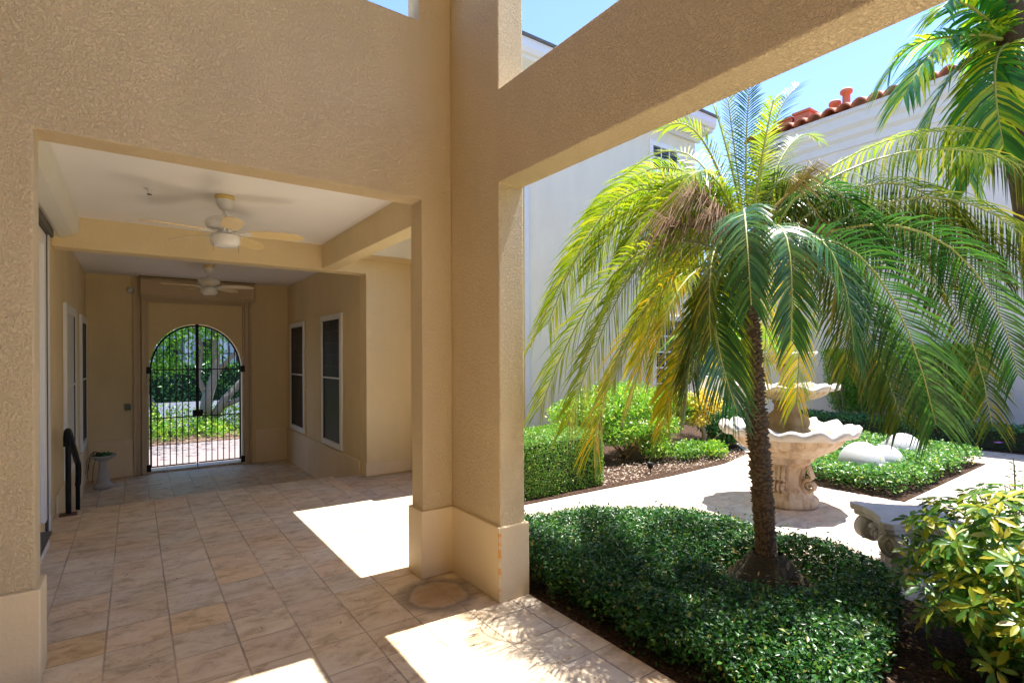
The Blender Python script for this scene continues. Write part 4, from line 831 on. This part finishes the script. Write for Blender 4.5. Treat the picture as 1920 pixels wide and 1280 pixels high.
# broad leaved palm, upper right, partly out of the picture
cp = thing('broadleaf_palm', 'palm at the top right corner with broad yellow green leaflets and a rough dark trunk', 'palm tree', (6.6,.97,0))
hp = np.array([6.22,1.24,4.28]); hb = np.array([6.6,.97,0.])
b = MB(); b.tube([(0,0,0),(-.08,.07,1.4),(-.28,.20,2.9),(-.38,.27,3.7),(-.41,.29,4.6),(-.42,.30,5.5),(-.42,.30,6.4)], [.14,.12,.105,.10,.10,.095,.09], 14); b.build('trunk', M_['bark'], cp, True)
for i, (dx,dd,dz,ax,ad,az) in enumerate(((-1.15,-.2,-.62,-.62,-.1,-.02),(-.72,-.1,.30,-.40,0,.34),(-.62,.25,-1.0,-.42,.15,-.20),(-.42,-.35,-1.15,-.34,-.2,-.30),(-.15,.3,-1.25,-.20,.2,-.35),(-.40,.2,.72,-.24,.1,.52),
        (-.85,.4,-.05,-.5,.3,.22),(.5,.2,-.6,.35,.1,.1),(.7,-.3,.2,.4,-.2,.35),(.1,-.6,-.9,.1,-.45,-.1),(-.28,-.1,-1.1,-.34,-.1,-.35),(-.9,0,-.35,-.5,0,.05),(.3,.6,.3,.2,.4,.4),(-.1,-.4,.9,-.1,-.2,.6))):
    dx *= .95; dd *= .95; dz *= .88; f = frond(cp, 'frond', hp-hb, hp-hb+RX*ax+FX*ad+UP*az, hp-hb+RX*dx+FX*dd+UP*dz, .40, M_['xmas'], 40, 300+i, r0=.016, lw=.027, droop=.55, start=.12)
# soft palm behind the fountain and trees beyond the low wall
ap_ = thing('areca_palm', 'soft bright green palm on a slim mossy trunk behind the fountain', 'palm tree', (9.4,5.95,0))
b = MB(); b.tube([(0,0,-.02),(-.05,0,.6),(.08,.05,1.2),(.12,.08,1.8)], [.075,.06,.055,.05], 10); b.build('trunk', M_['moss'], ap_, True)
for i in range(15):
    a_ = i*2.4; R_ = 1.05+.3*math.sin(i*5); c0_ = np.array([.12,.08,1.75]); dv = np.array([math.cos(a_), math.sin(a_), 0]); up_ = .75 if i % 3 else 1.25
    frond(ap_, 'frond', c0_, c0_+dv*R_*.5+UP*up_*.55, c0_+dv*R_*(1.15 if up_ < 1 else .6)+UP*(up_-.95 if up_ < 1 else 1.0), .34, M_['areca'], 34, 500+i, lw=.02, droop=.5)
for i, (x, y, z, h_) in enumerate(((17.2,9.2,0,3.4),(16.6,11.6,0,3.0),(19.5,8.2,0,4.4))):
    tree('garden_tree', ('bushy green tree showing above the low garden wall beside the grey white house','green tree above the low garden wall beside the cream white house','taller tree behind the others beyond the low garden wall')[i], 'tree', (x,y,-.1), [([(0,0,0),(.1,0,h_*.4),(0,.1,h_*.8)],.12,.05)],
         [((0,0,h_*.55),(1.2,1.2,h_*.4),1500),((.4,-.5,h_*.75),(.9,.9,h_*.3),900)], M_['darkbush'] if i else M_['tree'], M_['bark'], .16, 'trees beyond the low wall')
